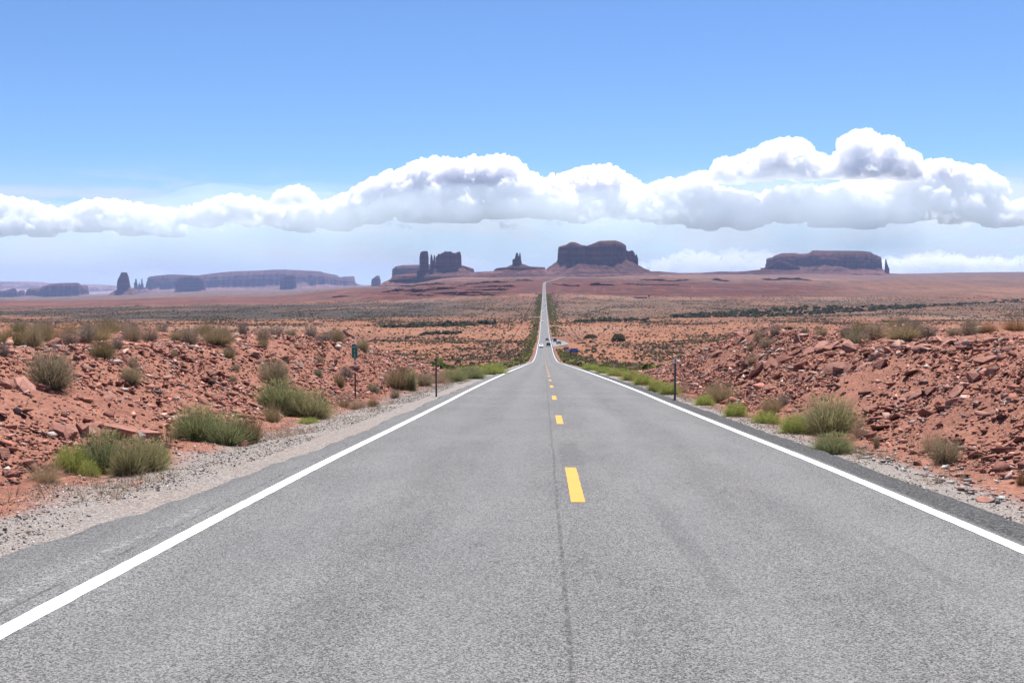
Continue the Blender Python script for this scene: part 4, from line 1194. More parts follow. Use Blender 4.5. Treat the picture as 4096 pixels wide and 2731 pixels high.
# ------------------------------------------------------------------ shrubs
def leaf_mat(name, a, b, tip=None, trans=.3, straw=.62):
    k = NT(name, .8, .15)
    t = k.attr('tint', 'Fac'); h_ = k.attr('height', 'Fac'); rn = k.rnd()
    c = k.mix(t, a, b)
    if tip: c = k.mix(k.ramp(h_, .55, .95), c, tip)
    lump = k.noise(k.obj(), 3.2, 3)
    c = k.mix(k.math('MULTIPLY', k.ramp(k.math('ADD', k.math('MULTIPLY', rn, .6), k.math('MULTIPLY', lump, .9)), .55, 1.05), straw), c, (.42, .315, .185))
    c = k.mix(.5, c, k.mix(k.noise(k.obj(), 5.5, 3), (.65, .65, .65), (1.35, 1.35, 1.3)), 'MULTIPLY')
    k.base(c)
    tr = k.n('ShaderNodeBsdfTranslucent'); k.l(c, tr.inputs[0])
    mx = k.n('ShaderNodeMixShader'); mx.inputs[0].default_value = trans
    k.l(k.p.outputs[0], mx.inputs[1]); k.l(tr.outputs[0], mx.inputs[2])
    k.l(mx.outputs[0], k.t.nodes['Material Output'].inputs['Surface'])
    return k.m
def blades(seed, N, spread, up, length, width, curve, base_r, crook=0.0, segs=3, dome=1.0, hmin=0.0):
    """ribbons growing from a crown; unit bush about 1 wide and 1 high"""
    r = np.random.RandomState(seed)
    ang = r.uniform(0, 2 * np.pi, N); rad = base_r * np.sqrt(r.rand(N))
    p = np.stack([rad * np.cos(ang), rad * np.sin(ang), hmin * r.rand(N)], 1)
    az = ang + r.normal(0, .6, N)
    el = np.clip(r.normal(up, spread, N), .12, 1.57)
    L = length * (1 - .45 * r.rand(N)) * (1 - (1 - dome) * np.cos(el))
    d = np.stack([np.cos(el) * np.cos(az), np.cos(el) * np.sin(az), np.sin(el)], 1)
    side = np.cross(d, r.normal(size=(N, 3))); side /= np.linalg.norm(side, axis=1)[:, None]
    rowsV = []
    q = p.copy()
    for s in range(segs + 1):
        f = s / segs
        w = width * (1 - .75 * f) * (.7 + .6 * r.rand(N))
        rowsV.append(q - side * w[:, None] / 2); rowsV.append(q + side * w[:, None] / 2)
        step = d.copy(); step[:, 2] -= curve * f
        step += crook * r.normal(size=(N, 3))
        step /= np.linalg.norm(step, axis=1)[:, None]
        q = q + step * (L / segs)[:, None]
    V = np.stack(rowsV, 1)
    V[..., 2] = np.maximum(V[..., 2], -.02)
    nv = V.shape[1]
    F = np.array([[2 * s, 2 * s + 1, 2 * s + 3, 2 * s + 2] for s in range(segs)])
    F = (F[None] + (np.arange(N) * nv)[:, None, None]).reshape(-1, 4)
    V = V.reshape(-1, 3)
    return V, F, np.repeat(r.rand(N), nv), np.clip(V[:, 2], 0, 1)
def bush_mesh(name, sets):
    Vs, Fs, T_, H_, k_ = [], [], [], [], 0
    for V, F, t, h in sets:
        Vs.append(V); Fs.append(F + k_); T_.append(t); H_.append(h); k_ += len(V)
    return mesh_np(name, np.concatenate(Vs), np.concatenate(Fs), False, None, {'tint': np.concatenate(T_), 'height': np.concatenate(H_)})
def twig_set(seed, N, L, w, crook, base_r=.06):
    a = blades(seed, N // 4, .42, .75, L, w * 1.8, .1, base_r, crook * .8, 4, .8)
    b = blades(seed + 1, N // 2, .5, .7, L * .62, w, .1, .26, crook, 3, .8, .42)
    c_ = blades(seed + 2, N, .6, .7, L * .42, w * .8, .05, .38, crook, 3, .8, .52)
    return [a, b, c_]
MATS = {
    'grey': leaf_mat('grey_twig_foliage', (.135, .105, .088), (.33, .27, .235), None, .25),
    'greyg': leaf_mat('grey_green_foliage', (.14, .125, .082), (.31, .275, .185), None, .4),
    'green': leaf_mat('dense_green_foliage', (.135, .150, .075), (.285, .295, .140), (.40, .38, .16), .5, .42),
    'bright': leaf_mat('bright_green_foliage', (.19, .225, .055), (.38, .40, .115), (.42, .42, .14), .5, .15),
    'olive': leaf_mat('olive_foliage', (.155, .118, .066), (.32, .245, .145), None, .4),
    'yellow': leaf_mat('yellow_flower_foliage', (.150, .122, .062), (.28, .215, .11), (.50, .34, .10), .35),
    'tan': leaf_mat('dry_tan_grass', (.26, .175, .115), (.48, .345, .245), None, .35),
    'orange': leaf_mat('russet_grass', (.19, .105, .055), (.37, .215, .115), None, .35),
    'yucca': leaf_mat('yucca_blade', (.100, .115, .050), (.24, .235, .115), None, .25),
}
WOOD = plain('woody_stem', (.085, .066, .055), .9)
PROTO = {}
for ty in MATS:
    for v in range(3):
        s = 900 + 31 * v + 7 * len(PROTO)
        if ty in ('grey', 'greyg'):
            st = twig_set(s, 560, .62, .011, .28 if ty == 'grey' else .2)
            if ty == 'greyg': st += [blades(s + 5, 420, .4, .8, .85, .010, .12, .2, .12, 3, .8)]
        elif ty == 'green': st = [blades(s, 1700, .45, .9, .95, .010, .30, .32, .10, 4, .85), blades(s + 3, 800, .5, .5, .62, .010, .2, .36, .12, 3, .9), blades(s + 6, 500, .5, .7, .45, .009, .2, .40, .15, 3, .9, .45), blades(s + 12, 420, .9, .5, .20, .018, .2, .44, .25, 2, .9, .80)]
        elif ty == 'bright': st = [blades(s, 1600, .5, .85, .85, .010, .25, .34, .10, 4, .9), blades(s + 3, 900, .5, .4, .60, .010, .15, .38, .12, 3, .9), blades(s + 6, 500, .5, .7, .40, .009, .2, .42, .15, 3, .9, .4), blades(s + 12, 600, .9, .5, .18, .018, .2, .46, .25, 2, .9, .72)]
        elif ty in ('olive', 'yellow'): st = [blades(s, 1100, .38, .9, .95, .010, .12, .26, .10, 3, .8)] + twig_set(s + 4, 140, .6, .010, .25)[1:]
        elif ty in ('tan', 'orange'): st = [blades(s, 700, .45, .8, .9, .009, .5, .22, .12, 4, .85), blades(s + 3, 300, .5, .4, .6, .009, .5, .25, .15, 3)]
        else: st = [blades(s, 75, .42, .75, .95, .035, .08, .06, .02, 3, 1.0)]
        me = bush_mesh(ty + '_foliage', st); me.materials.append(MATS[ty])
        V, F, t, h = blades(s + 9, 26, .35, .8, .5, .035, .05, .06, .12, 3)
        stm = mesh_np(ty + '_stems', V, F); stm.materials.append(WOOD)
        PROTO[ty, v] = (me, stm)
SPECIES = {'grey': 'desert_shrub', 'greyg': 'desert_shrub', 'green': 'rabbitbrush', 'bright': 'rabbitbrush', 'olive': 'desert_shrub', 'yellow': 'rabbitbrush', 'tan': 'grass_tuft', 'orange': 'grass_tuft', 'yucca': 'yucca'}
CATS = {'desert_shrub': 'shrub', 'rabbitbrush': 'shrub', 'grass_tuft': 'grass tuft', 'yucca': 'yucca'}
SHN = 0
def shrub(x, y, w, h, ty, label, group=None, stems=True):
    global SHN
    me, stm = PROTO[ty, SHN % 3]; SHN += 1
    o = link(SPECIES[ty], me)
    o.location = (x, y, float(ground_z(x, y)) - .03)
    o.scale = (w * .86 * rs4.uniform(.88, 1.14), w * .86 * rs4.uniform(.88, 1.14), h * 1.42 * rs4.uniform(.9, 1.1))
    o.rotation_euler = (0, 0, rs4.uniform(0, 6.28))
    tag(o, label, CATS[SPECIES[ty]], group)
    if stems and ty not in ('tan', 'orange', 'yucca'):
        link('stems', stm, None, o)
    return o
shrub_list = [
    # (u, base row, width, height in a 2352-wide picture, kind, label)
    (38, 792, 95, 48, 'yellow', 'tall yellow-green bush on the bank top at the very edge of the view'),
    (78, 800, 60, 60, 'greyg', 'grey-green bush hiding behind the biggest bush, beside the pinkish slab'),
    (118, 890, 120, 98, 'greyg', 'biggest grey-green bush, broad and twiggy, on the open slope of the bank'),
    (10, 818, 34, 38, 'grey', 'small bare grey bush below the tall yellow-green bush'),
    (100, 770, 60, 36, 'grey', 'grey bush between the yellow-green bush and the pinkish slab'),
    (160, 792, 60, 44, 'grey', 'twiggy grey-brown bush right next to the pinkish slab'),
    (200, 786, 60, 40, 'grey', 'grey-brown bush behind the yellow-tipped bush'),
    (236, 822, 64, 48, 'yellow', 'yellow-tipped bush with a dark woody base on the bank top'),
    (270, 800, 44, 34, 'grey', 'brownish bush touching the yellow-tipped bush'),
    (304, 784, 54, 42, 'grey', 'dark grey round bush, first of a close pair on the bank top'),
    (346, 784, 56, 42, 'grey', 'dark grey round bush, second of the close pair on the bank top'),
    (325, 748, 26, 16, 'yellow', 'small yellow-flowering bush peeping over the dark grey pair'),
    (265, 752, 36, 18, 'orange', 'small russet grass clump on the skyline beyond the grey bushes'),
    (435, 790, 66, 44, 'grey', 'grey-brown bush with a rounded crown above the footpath'),
    (412, 782, 40, 26, 'olive', 'olive bush tucked behind the rounded grey-brown bush'),
    (502, 788, 74, 38, 'olive', 'wide olive-brown bush above the footpath'),
    (604, 780, 46, 34, 'grey', 'pale grey bush on the brow, just above a darker small one'),
    (604, 798, 28, 22, 'olive', 'small dark bush directly below the pale grey one'),
    (525, 823, 34, 30, 'olive', 'small rounded olive bush alone beside the footpath'),
    (400, 818, 24, 22, 'grey', 'tiny grey bush alone under the footpath'),
    (305, 845, 40, 34, 'grey', 'grey bush growing out of the top of a greener one'),
    (302, 877, 62, 42, 'greyg', 'grey-green bush below a grey one on the open slope'),
    (540, 852, 30, 20, 'greyg', 'low grey-green plant under the dark ledge slab'),
    (535, 878, 26, 20, 'greyg', 'second low grey-green plant below the dark ledge slab'),
    (628, 882, 92, 68, 'greyg', 'large grey-green bush directly above the long dark green shrubs'),
    (650, 886, 26, 30, 'tan', 'tan grass at the side of the large grey-green bush'),
    (770, 784, 42, 32, 'olive', 'olive bush on the brow close above the mile sign'),
    (833, 806, 42, 34, 'greyg', 'dark grey-green bush on the slope just behind the mile sign'),
    (880, 786, 48, 40, 'olive', 'olive-grey bush standing on the far crest of the bank'),
    (862, 772, 36, 26, 'olive', 'small olive bush next to the crest bush'),
    (915, 800, 34, 22, 'orange', 'russet bush on the descending crest of the bank'),
    (955, 806, 40, 26, 'olive', 'olive bush on the low end of the bank crest'),
    (985, 812, 44, 28, 'greyg', 'grey-green bush at the tip of the bank near the road bend'),
    (735, 834, 28, 20, 'grey', 'small grey bush midway up the rocky face'),
    (730, 862, 34, 20, 'greyg', 'low grey-green plant midway up the rocky face'),
    (640, 940, 84, 62, 'green', 'dark green dense shrub, upper half of the long diagonal clump'),
    (715, 958, 90, 56, 'green', 'dark green dense shrub, lower half of the long diagonal clump'),
    (680, 950, 60, 50, 'green', 'dark green dense shrub in the middle of the long diagonal clump'),
    (450, 1008, 110, 70, 'green', 'dense green shrub above the gravel, next to the yucca'),
    (520, 1024, 110, 72, 'green', 'dense green shrub in the middle of the trio beside the gravel'),
    (572, 1016, 66, 60, 'yellow', 'yellow-tipped end shrub of the trio beside the gravel'),
    (105, 1104, 80, 66, 'tan', 'big dry tan grass clump at the end of the closest green shrubs'),
    (165, 1086, 76, 66, 'bright', 'yellow-green shrub next to the big tan grass clump'),
    (235, 1084, 100, 88, 'green', 'tallest green shrub of the group closest to the camera'),
    (300, 1088, 80, 70, 'green', 'blue-green shrub at the lip of the gravel verge, closest group'),
    (345, 1080, 80, 66, 'green', 'dark green shrub leaning over the gravel, closest group'),
    (362, 1060, 54, 42, 'bright', 'bright lime-green shrub at the road end of the closest group'),
    (205, 1094, 44, 40, 'bright', 'small lime bush tucked between the closest green shrubs'),
    (385, 1026, 46, 50, 'yucca', 'spiky yucca plant below the end of the rock ledge'),
    (625, 970, 52, 38, 'yellow', 'yellow and tan bush below the diagonal green clump'),
    (708, 972, 44, 16, 'bright', 'low bright green plant on the edge of the gravel'),
    (780, 888, 28, 28, 'olive', 'small olive bush just beside the foot of the mile sign'),
    (796, 868, 44, 36, 'grey', 'grey-brown bush beside the mile sign post'),
    (858, 902, 42, 26, 'greyg', 'blue-grey low bush between the mile sign and the steel post'),
    (790, 936, 42, 36, 'tan', 'dry tan bush at the toe of the bank below the mile sign'),
    (822, 936, 46, 28, 'tan', 'pale dry bush at the toe of the bank, next to a yellow plant'),
    (856, 934, 26, 22, 'yellow', 'small yellow plant at the lip of the gravel'),
    (915, 893, 72, 52, 'olive', 'olive green bush on the lower bank before the steel post'),
    (945, 896, 24, 40, 'green', 'narrow green bush next to the olive one before the steel post'),
    (908, 914, 34, 26, 'grey', 'pale grey twiggy bush near the gravel before the steel post'),
    (975, 888, 56, 42, 'greyg', 'grey-green bush just behind the bare steel post'),
    (1008, 880, 46, 30, 'tan', 'tan grass right behind the bare steel post'),
    (1040, 878, 60, 28, 'green', 'green bush beyond the bare steel post'),
    (1082, 870, 60, 24, 'green', 'low green shrub farther along the gravel'),
    (1132, 860, 56, 22, 'bright', 'bright green shrub where the gravel narrows'),
    (1120, 846, 50, 22, 'olive', 'olive shrub at the end of the cutting'),
    # the other bank
    (1745, 785, 46, 36, 'grey', 'dark grey bush, top one of the cluster beside the pink path'),
    (1762, 800, 56, 34, 'grey', 'dark grey bush, lowest one of the cluster beside the pink path'),
    (1780, 774, 40, 30, 'grey', 'dark grey bush behind the cluster beside the pink path'),
    (1768, 748, 66, 28, 'orange', 'wide russet bush on top of the far mound'),
    (1812, 748, 46, 22, 'olive', 'olive bush next to the russet one on the far mound'),
    (1836, 754, 52, 26, 'grey', 'grey bush at the end of the far mound'),
    (1886, 771, 44, 26, 'grey', 'small round grey bush alone on the bank top'),
    (1848, 766, 26, 18, 'grey', 'tiny grey bush past the far mound'),
    (1942, 774, 44, 28, 'grey', 'grey bush with dry grass beside it on the bank top'),
    (1975, 768, 50, 30, 'olive', 'olive bush behind the largest grey bush'),
    (2012, 776, 74, 40, 'grey', 'largest grey bush on the bank top over the rubble slope'),
    (2075, 778, 90, 34, 'olive', 'wide olive-brown bush next to the largest grey bush'),
    (2130, 770, 60, 26, 'grey', 'grey bush following the wide olive one'),
    (2195, 768, 66, 22, 'grey', 'low grey bush along the bank top'),
    (2245, 764, 50, 18, 'greyg', 'low grey-green bush before the russet tuft'),
    (2272, 762, 36, 26, 'orange', 'russet grass tuft standing on the rim of the rubble slope'),
    (2330, 758, 58, 30, 'orange', 'larger russet tuft on the rim at the very edge of the view'),
    (1725, 806, 30, 22, 'grey', 'small grey bush on the mound face'),
    (1728, 832, 34, 26, 'tan', 'dry tan bush on the mound face below a small grey one'),
    (1508, 900, 36, 30, 'bright', 'bright green shrub closest to the road before the white-topped post'),
    (1536, 906, 40, 26, 'bright', 'bright green shrub just in front of the white-topped post'),
    (1478, 884, 44, 24, 'bright', 'bright green verge shrub, next before the post group'),
    (1450, 874, 44, 20, 'bright', 'bright green verge shrub in the middle of the roadside row'),
    (1418, 864, 44, 18, 'bright', 'bright green verge shrub farther down the roadside row'),
    (1388, 857, 40, 15, 'bright', 'bright green verge shrub near the far end of the roadside row'),
    (1358, 850, 40, 13, 'bright', 'bright green verge shrub at the far end of the roadside row'),
    (1565, 902, 40, 30, 'tan', 'dry grass behind the white-topped post'),
    (1656, 924, 66, 48, 'olive', 'olive shrub on the slope past the white-topped post'),
    (1618, 930, 42, 22, 'bright', 'bright green shrub at the gravel edge below the olive shrub'),
    (1690, 956, 48, 34, 'bright', 'round bright green shrub alone at the gravel edge'),
    (1640, 905, 36, 26, 'olive', 'smaller olive shrub higher on the slope'),
    (1772, 948, 46, 40, 'olive', 'olive twiggy shrub above a round bright one'),
    (1762, 972, 60, 30, 'bright', 'round bright green shrub below the olive twiggy one'),
    (1824, 995, 62, 42, 'bright', 'bright green shrub touching the large dark green one'),
    (1905, 996, 118, 72, 'green', 'large dark green shrub beside the road with dry grass behind'),
    (1925, 960, 66, 44, 'tan', 'pale dry grass behind the large dark green shrub'),
    (1912, 1040, 76, 40, 'green', 'low green shrub closest to the dark road edge'),
    (1974, 1004, 44, 46, 'tan', 'dry tan bush past the large dark green shrub'),
    (2013, 1030, 18, 38, 'greyg', 'thin upright grey-green plant on the sandy foot of the slope'),
    (2142, 1036, 66, 60, 'tan', 'tan dry bush leaning on a rounder grey-green one'),
    (2172, 1062, 78, 64, 'greyg', 'round grey-green bush with a dark shadow on the lower slope'),
    (2348, 1112, 30, 50, 'orange', 'brown grass clump cut by the edge of the view'),
    (1800, 930, 40, 28, 'grey', 'grey twigs on the slope above the bright shrubs'),
    (1960, 1012, 30, 16, 'tan', 'small dry tuft behind the low green shrub'),
]
for u, v, w, h, ty, lab in shrub_list:
    p = hit2(u, v)
    if p is None or p[1] > 240: continue
    m_ = p[1] / 2352
    shrub(p[0], p[1], w * m_, h * m_ * 1.05, ty, lab)
# dry tufts and skyline bushes with nothing to tell them apart
r = np.random.RandomState(5)
n = 0
while n < 64:
    y = r.uniform(26, 85); x = -r.uniform(10, 34)
    if abs(x) > .55 * y: continue
    shrub(x, y, r.uniform(.6, 1.2), r.uniform(.4, .75), ['grey', 'olive', 'orange', 'greyg', 'grey'][n % 5], 'low scrub bush among many on the flat top of the shrubby bank', 'bushes on the flat bank top', False); n += 1
n = 0
while n < 34:
    y = r.uniform(26, 80); x = r.uniform(11, 34)
    if abs(x) > .50 * y: continue
    shrub(x, y, r.uniform(.6, 1.2), r.uniform(.4, .7), ['grey', 'olive', 'grey', 'orange', 'greyg'][n % 5], 'low scrub bush among many behind the rim of the rubble slope', 'bushes behind the rubble slope', False); n += 1

# dead grass and litter between the shrubs
r = np.random.RandomState(61)
Vs, Fs, Ts, Hs, k_ = [], [], [], [], 0
vA, fA, tA, hA = blades(4100, 9, .5, .8, .9, .035, .6, .25, .15, 3)
n = 0
while n < 2600:
    sd = -1 if r.rand() < .55 else 1
    y = 6 + 75 * r.rand() ** 1.5; w = 5.0 + (abs(r.normal(0, 1.1)) if r.rand() < .6 else r.uniform(0, 16))
    x = sd * w
    if abs(x) > .56 * y + 1: continue
    if fbm(x * .3, y * .2, 91, 2) < -.05: continue
    a = r.uniform(0, 6.28); sc = r.uniform(.10, .28); ca, sa = math.cos(a) * sc, math.sin(a) * sc
    V = np.stack([vA[:, 0] * ca - vA[:, 1] * sa, vA[:, 0] * sa + vA[:, 1] * ca, vA[:, 2] * sc * 1.1], 1) + np.array([x, y, float(ground_z(x, y)) - .01])
    Vs.append(V); Fs.append(fA + k_); Ts.append(tA); Hs.append(hA); k_ += len(V); n += 1
o = link('dry_grass', mesh_np('dry_grass', np.concatenate(Vs), np.concatenate(Fs), False, None, {'tint': np.concatenate(Ts), 'height': np.concatenate(Hs)}), MATS['tan'])
tag(o, 'sparse dead straw-coloured grass between the stones of both banks', 'dry grass', None, 'stuff')

# ------------------------------------------------------------------ scrub on the plain
def clumps(name, pts, rad, hgt, cols, label, cat, nt=12, seed=1):
    """bushes seen from far away: each a dome of small leaf faces"""
    r = np.random.RandomState(seed)
    n = len(pts)
    d = r.normal(size=(n, nt, 3)); d[..., 2] = np.abs(d[..., 2]) + .15; d /= np.linalg.norm(d, axis=2)[..., None]
    c = d * (.45 + .5 * r.rand(n, nt, 1)) * np.stack([rad, rad, hgt], 1)[:, None, :]
    sz = (rad * .55)[:, None, None] * (.6 + .8 * r.rand(n, nt, 1))
    a = r.normal(size=(n, nt, 3)); a /= np.linalg.norm(a, axis=2)[..., None]
    b = np.cross(d, a); b /= np.linalg.norm(b, axis=2)[..., None] + 1e-9
    a2 = np.cross(b, d)
    ctr = pts[:, None, :] + c
    tri = np.stack([ctr + a2 * sz, ctr + b * sz - a2 * sz * .5, ctr - b * sz - a2 * sz * .5], 2)
    V = tri.reshape(-1, 3)
    V[:, 2] = np.maximum(V[:, 2], np.repeat(pts[:, 2], nt * 3) - .1)
    F = np.arange(len(V)).reshape(-1, 3)
    cc = np.repeat(cols, nt, 0) * (.7 + .6 * r.rand(n * nt, 1))
    o = link(name, mesh_np(name, V, F, False, np.repeat(cc, 3, 0)), SCRUB)
    return tag(o, label, cat, None, 'stuff')
k = NT('far_scrub_leaf', .9, .1)
c = k.attr('Col'); k.base(c)
tr = k.n('ShaderNodeBsdfTranslucent'); k.l(c, tr.inputs[0])
mx = k.n('ShaderNodeMixShader'); mx.inputs[0].default_value = .25
k.l(k.p.outputs[0], mx.inputs[1]); k.l(tr.outputs[0], mx.inputs[2]); k.l(mx.outputs[0], k.t.nodes['Material Output'].inputs['Surface'])
SCRUB = k.m
r = np.random.RandomState(17)
def plain_points(n, y0, y1, p=1.6):
    y = (y0 ** (1 / p) + (y1 ** (1 / p) - y0 ** (1 / p)) * r.rand(n)) ** p
    t = r.uniform(-.78, .72, n); x = t * y
    off = np.abs(x - road_x(np.clip(y, 0, 4700)))
    keep = off > 8.5 + .003 * y
    keep &= ~((y > 495) & (y < 770) & (x > 0) & (x < 20))
    keep &= r.rand(n) < np.clip(veg_amount(x, y) * (.55 + .9 * np.clip(fbm(x * .05, y * .03, 50, 3) + .3, 0, 1)), .12, 1)
    x, y = x[keep], y[keep]
    return x, y
SCOL = [(.21, .155, .085), (.18, .14, .085), (.20, .13, .07), (.15, .125, .08), (.085, .075, .052), (.070, .064, .050), (.105, .090, .052), (.060, .052, .045), (.13, .10, .06), (.095, .075, .060)]
x, y = plain_points(185000, 105, 1080, 1.5)
rad = np.clip(.40 * np.exp(r.normal(0, .38, len(x))), .16, 1.3) * (1 + .0006 * y)
clumps('scrub', np.stack([x, y, ground_z(x, y)], 1), rad, rad * .85, col_pick(len(x), SCOL, r, .2), 'thousands of low sagebrush bushes dotting the orange plain', 'scrub', 12, 2)
x, y = plain_points(165000, 1040, 2700, 1.6)
rad = np.clip(.8 * np.exp(r.normal(0, .35, len(x))), .35, 2.0)
clumps('scrub', np.stack([x, y, ground_z(x, y)], 1), rad, rad * .7, col_pick(len(x), SCOL, r, .2), 'distant brushland beyond the tree-lined wash', 'scrub', 8, 3)
# the bushes on the plain that show largest are things of their own
n = 0
cand = []
xs_, ys_ = plain_points(9000, 108, 330, 1.3)
order = np.argsort(ys_)
for i in order:
    x_, y_ = xs_[i], ys_[i]
    u_ = x_ / y_
    if -.50 < u_ < -.075 and y_ < 160: continue
    if .06 < u_ and y_ < 160: continue
    if u_ < -.17 or u_ > .14: continue                     # hidden behind the banks
    cand.append((x_, y_))
for i, (x_, y_) in enumerate(cand[:120]):
    shrub(x_, y_, r.uniform(.9, 1.7), r.uniform(.6, 1.0), ['greyg', 'grey', 'olive', 'greyg', 'orange'][i % 5], 'sagebrush bush on the orange plain just beyond the cutting', 'sagebrush on the near plain', False)
# green growth along both road edges down the hill
r = np.random.RandomState(23)
n = 7600
y = 92 + 2500 * r.rand(n) ** 2.3
sd = np.where(r.rand(n) < .5, -1, 1)
x = .4 + sd * (5.6 + np.abs(r.normal(0, 1, n)) * np.where(sd > 0, 3.2, 2.4) * (1 + y * .0006))
kp = ~((y > 500) & (y < 765) & (x > 0) & (x < 17)); x, y = x[kp], y[kp]
rad = np.clip(.32 * np.exp(r.normal(0, .4, len(x))), .15, .9) * (1 + .0009 * y)
clumps('roadside_grass', np.stack([x, y, ground_z(x, y)], 1), rad, rad * .9, col_pick(len(x), [(.12, .135, .035), (.10, .115, .035), (.15, .145, .05), (.16, .12, .06)], r, .2), 'green and olive growth lining both road edges down the hill', 'roadside grass', 14, 4)
# dark tree belts along the wash
def belt(poly, n, rr, hh, seed, label):
    r = np.random.RandomState(seed)
    poly = np.array(poly, float)
    pts = []
    while len(pts) < n:
        u = r.uniform(poly[0, 0], poly[-1, 0]); lo = np.interp(u, poly[:, 0], poly[:, 1]); hi = np.interp(u, poly[:, 0], poly[:, 2])
        v = r.uniform(lo, hi)
        if r.rand() > .45 + .9 * float(fbm(u * .03, v * .2, seed, 2)): 
            if r.rand() > .25: continue
        p = hit2(u, v)
        if p is not None: pts.append(p)
    pts = np.array(pts); rad = rr * np.exp(r.normal(0, .3, n)); h = hh * np.exp(r.normal(0, .3, n))
    clumps('thicket', pts, rad, h, col_pick(n, [(.055, .060, .034), (.070, .076, .040), (.060, .060, .044), (.085, .088, .045)], r, .2), label, 'thicket', 26, seed)
belt([(1540, 726, 731), (1640, 719, 729), (1760, 712, 728), (1850, 705, 724), (1950, 703, 718), (2060, 701, 711), (2130, 701, 706)], 520, 2.8, 2.4, 3, 'broad dark green thicket following the wash across the plain')
belt([(2130, 702, 705), (2300, 693, 696), (2310, 689, 695), (2400, 688, 694)], 110, 2.6, 2.4, 4, 'dark thicket at the edge of the view past the broad one')
belt([(1318, 738, 741), (1400, 734, 739), (1490, 733, 737)], 100, 2.3, 2.0, 5, 'short dark green thicket close beside the road on the plain')
belt([(876, 749, 753), (980, 746, 752), (1085, 743, 748)], 170, 2.3, 2.2, 6, 'dark green thicket on the oncoming side, above the shrubby bank')
belt([(1100, 741, 745), (1140, 741, 745)], 34, 2.4, 2.6, 7, 'small dark clump of brush between the long thicket and the road')
belt([(970, 766, 770), (1060, 764, 768)], 40, 1.7, 1.8, 8, 'few dark bushes just beyond the tip of the shrubby bank')
# single trees
def lone_tree(u, v, w, h, label, seed):
    p = hit2(u, v); m_ = p[1] / 2352
    W, H = w * m_, h * m_
    r = np.random.RandomState(seed)
    e = empty('tree', p); tag(e, label, 'tree', None)
    mb = MB()
    for i in range(6):
        a = r.uniform(0, 6.28); mb.cyl((0, 0, -.3), (math.cos(a) * W * .22, math.sin(a) * W * .22, H * .55), .22, .08, 7)
    mb.build('trunk', WOOD, e)
    nt = 900
    d = r.normal(size=(nt, 3)); d[:, 2] = np.abs(d[:, 2]); d /= np.linalg.norm(d, axis=1)[:, None]
    lump = 1 + .22 * fbm(d[:, 0] * 2.2, d[:, 1] * 2.2, d[:, 2] * 2.2 + seed, 3)
    c = d * (.55 + .45 * r.rand(nt, 1) ** .5) * lump[:, None] * np.array([W / 2, W / 2, H])
    s = .5 * (.6 + .8 * r.rand(nt, 1)); a = r.normal(size=(nt, 3)); a /= np.linalg.norm(a, axis=1)[:, None]; b = np.cross(a, r.normal(size=(nt, 3))); b /= np.linalg.norm(b, axis=1)[:, None]
    V = np.stack([c + a * s, c + b * s - a * s * .5, c - b * s - a * s * .5], 1).reshape(-1, 3)
    cc = col_pick(nt, [(.13, .118, .06), (.15, .135, .07), (.10, .095, .05)], r, .2)
    link('crown', mesh_np('crown', V, np.arange(len(V)).reshape(-1, 3), False, np.repeat(cc, 3, 0)), SCRUB, e)
lone_tree(1420, 784, 36, 18, 'big round olive tree standing alone on the open sand', 1)
lone_tree(1357, 777, 32, 9, 'low wide olive tree on the sand close to the round one', 2)

# ------------------------------------------------------------------ signs and posts
STEEL = plain('galvanised_steel', (.16, .15, .145), .55, .4, .3)
DARKSTEEL = plain('dark_weathered_steel', (.095, .088, .092), .6, .35, .2)
RUST = plain('rusty_post', (.125, .075, .060), .8, .2, 0, .35, 9)
WHITEP = plain('white_sheeting', (.62, .62, .62), .5, .3)
GREENP = plain('green_sign_sheeting', (.010, .17, .095), .45, .35, 0, .08)
BLUEP = plain('blue_sign_sheeting', (.012, .075, .36), .45, .35, 0, .08)
YELP = plain('yellow_sign_sheeting', (.55, .27, .015), .45, .35, 0, .08)
BLACKP = plain('black_paint', (.012, .012, .013), .5, .3)
REDP = plain('red_tape', (.26, .03, .03), .6)
GREYP = plain('grey_sign_back', (.20, .20, .215), .5, .4, .2)

def text(s, size, mat, parent, x, y, z, wscale=1.0):
    cu = bpy.data.curves.new('lettering', 'FONT')
    cu.body = s; cu.size = size; cu.align_x = 'CENTER'; cu.align_y = 'CENTER'; cu.extrude = .002
    t = bpy.data.objects.new('t', cu); COL.objects.link(t)
    bpy.context.view_layer.update()
    me = bpy.data.meshes.new_from_object(t.evaluated_get(bpy.context.evaluated_depsgraph_get()))
    bpy.data.objects.remove(t, do_unlink=True); bpy.data.curves.remove(cu)
    me.name = 'lettering'; me.materials.clear()
    o = link('lettering', me, mat, parent)
    o.rotation_euler = (R(90), 0, 0); o.location = (x, y, z); o.scale = (wscale, 1, 1)
    return o
def rounded(w, h, r, d, z0, y0=0.0, n=5):
    pts = []
    for cx_, cz, a0 in ((w / 2 - r, h - r, 0), (-w / 2 + r, h - r, 90), (-w / 2 + r, r, 180), (w / 2 - r, r, 270)):
        for i in range(n + 1):
            a = R(a0 + 90 * i / n); pts.append((cx_ + r * math.cos(a), cz + r * math.sin(a)))
    m = MB(); k_ = len(pts)
    m.add([(x, y0, z0 + z) for x, z in pts] + [(x, y0 + d, z0 + z) for x, z in pts],
          [tuple(range(k_)), tuple(range(2 * k_ - 1, k_ - 1, -1))] + [(i, (i + 1) % k_, k_ + (i + 1) % k_, k_ + i) for i in range(k_)])
    return m
def channel(h, w=.075, z0=-.3):
    """U-channel sign post with a row of bolt holes suggested by small plugs"""
    m = MB()
    m.box(-w / 2, w / 2, -.008, .0, z0, h)
    m.box(-w / 2, -w / 2 + .008, 0, .035, z0, h); m.box(w / 2 - .008, w / 2, 0, .035, z0, h)
    return m
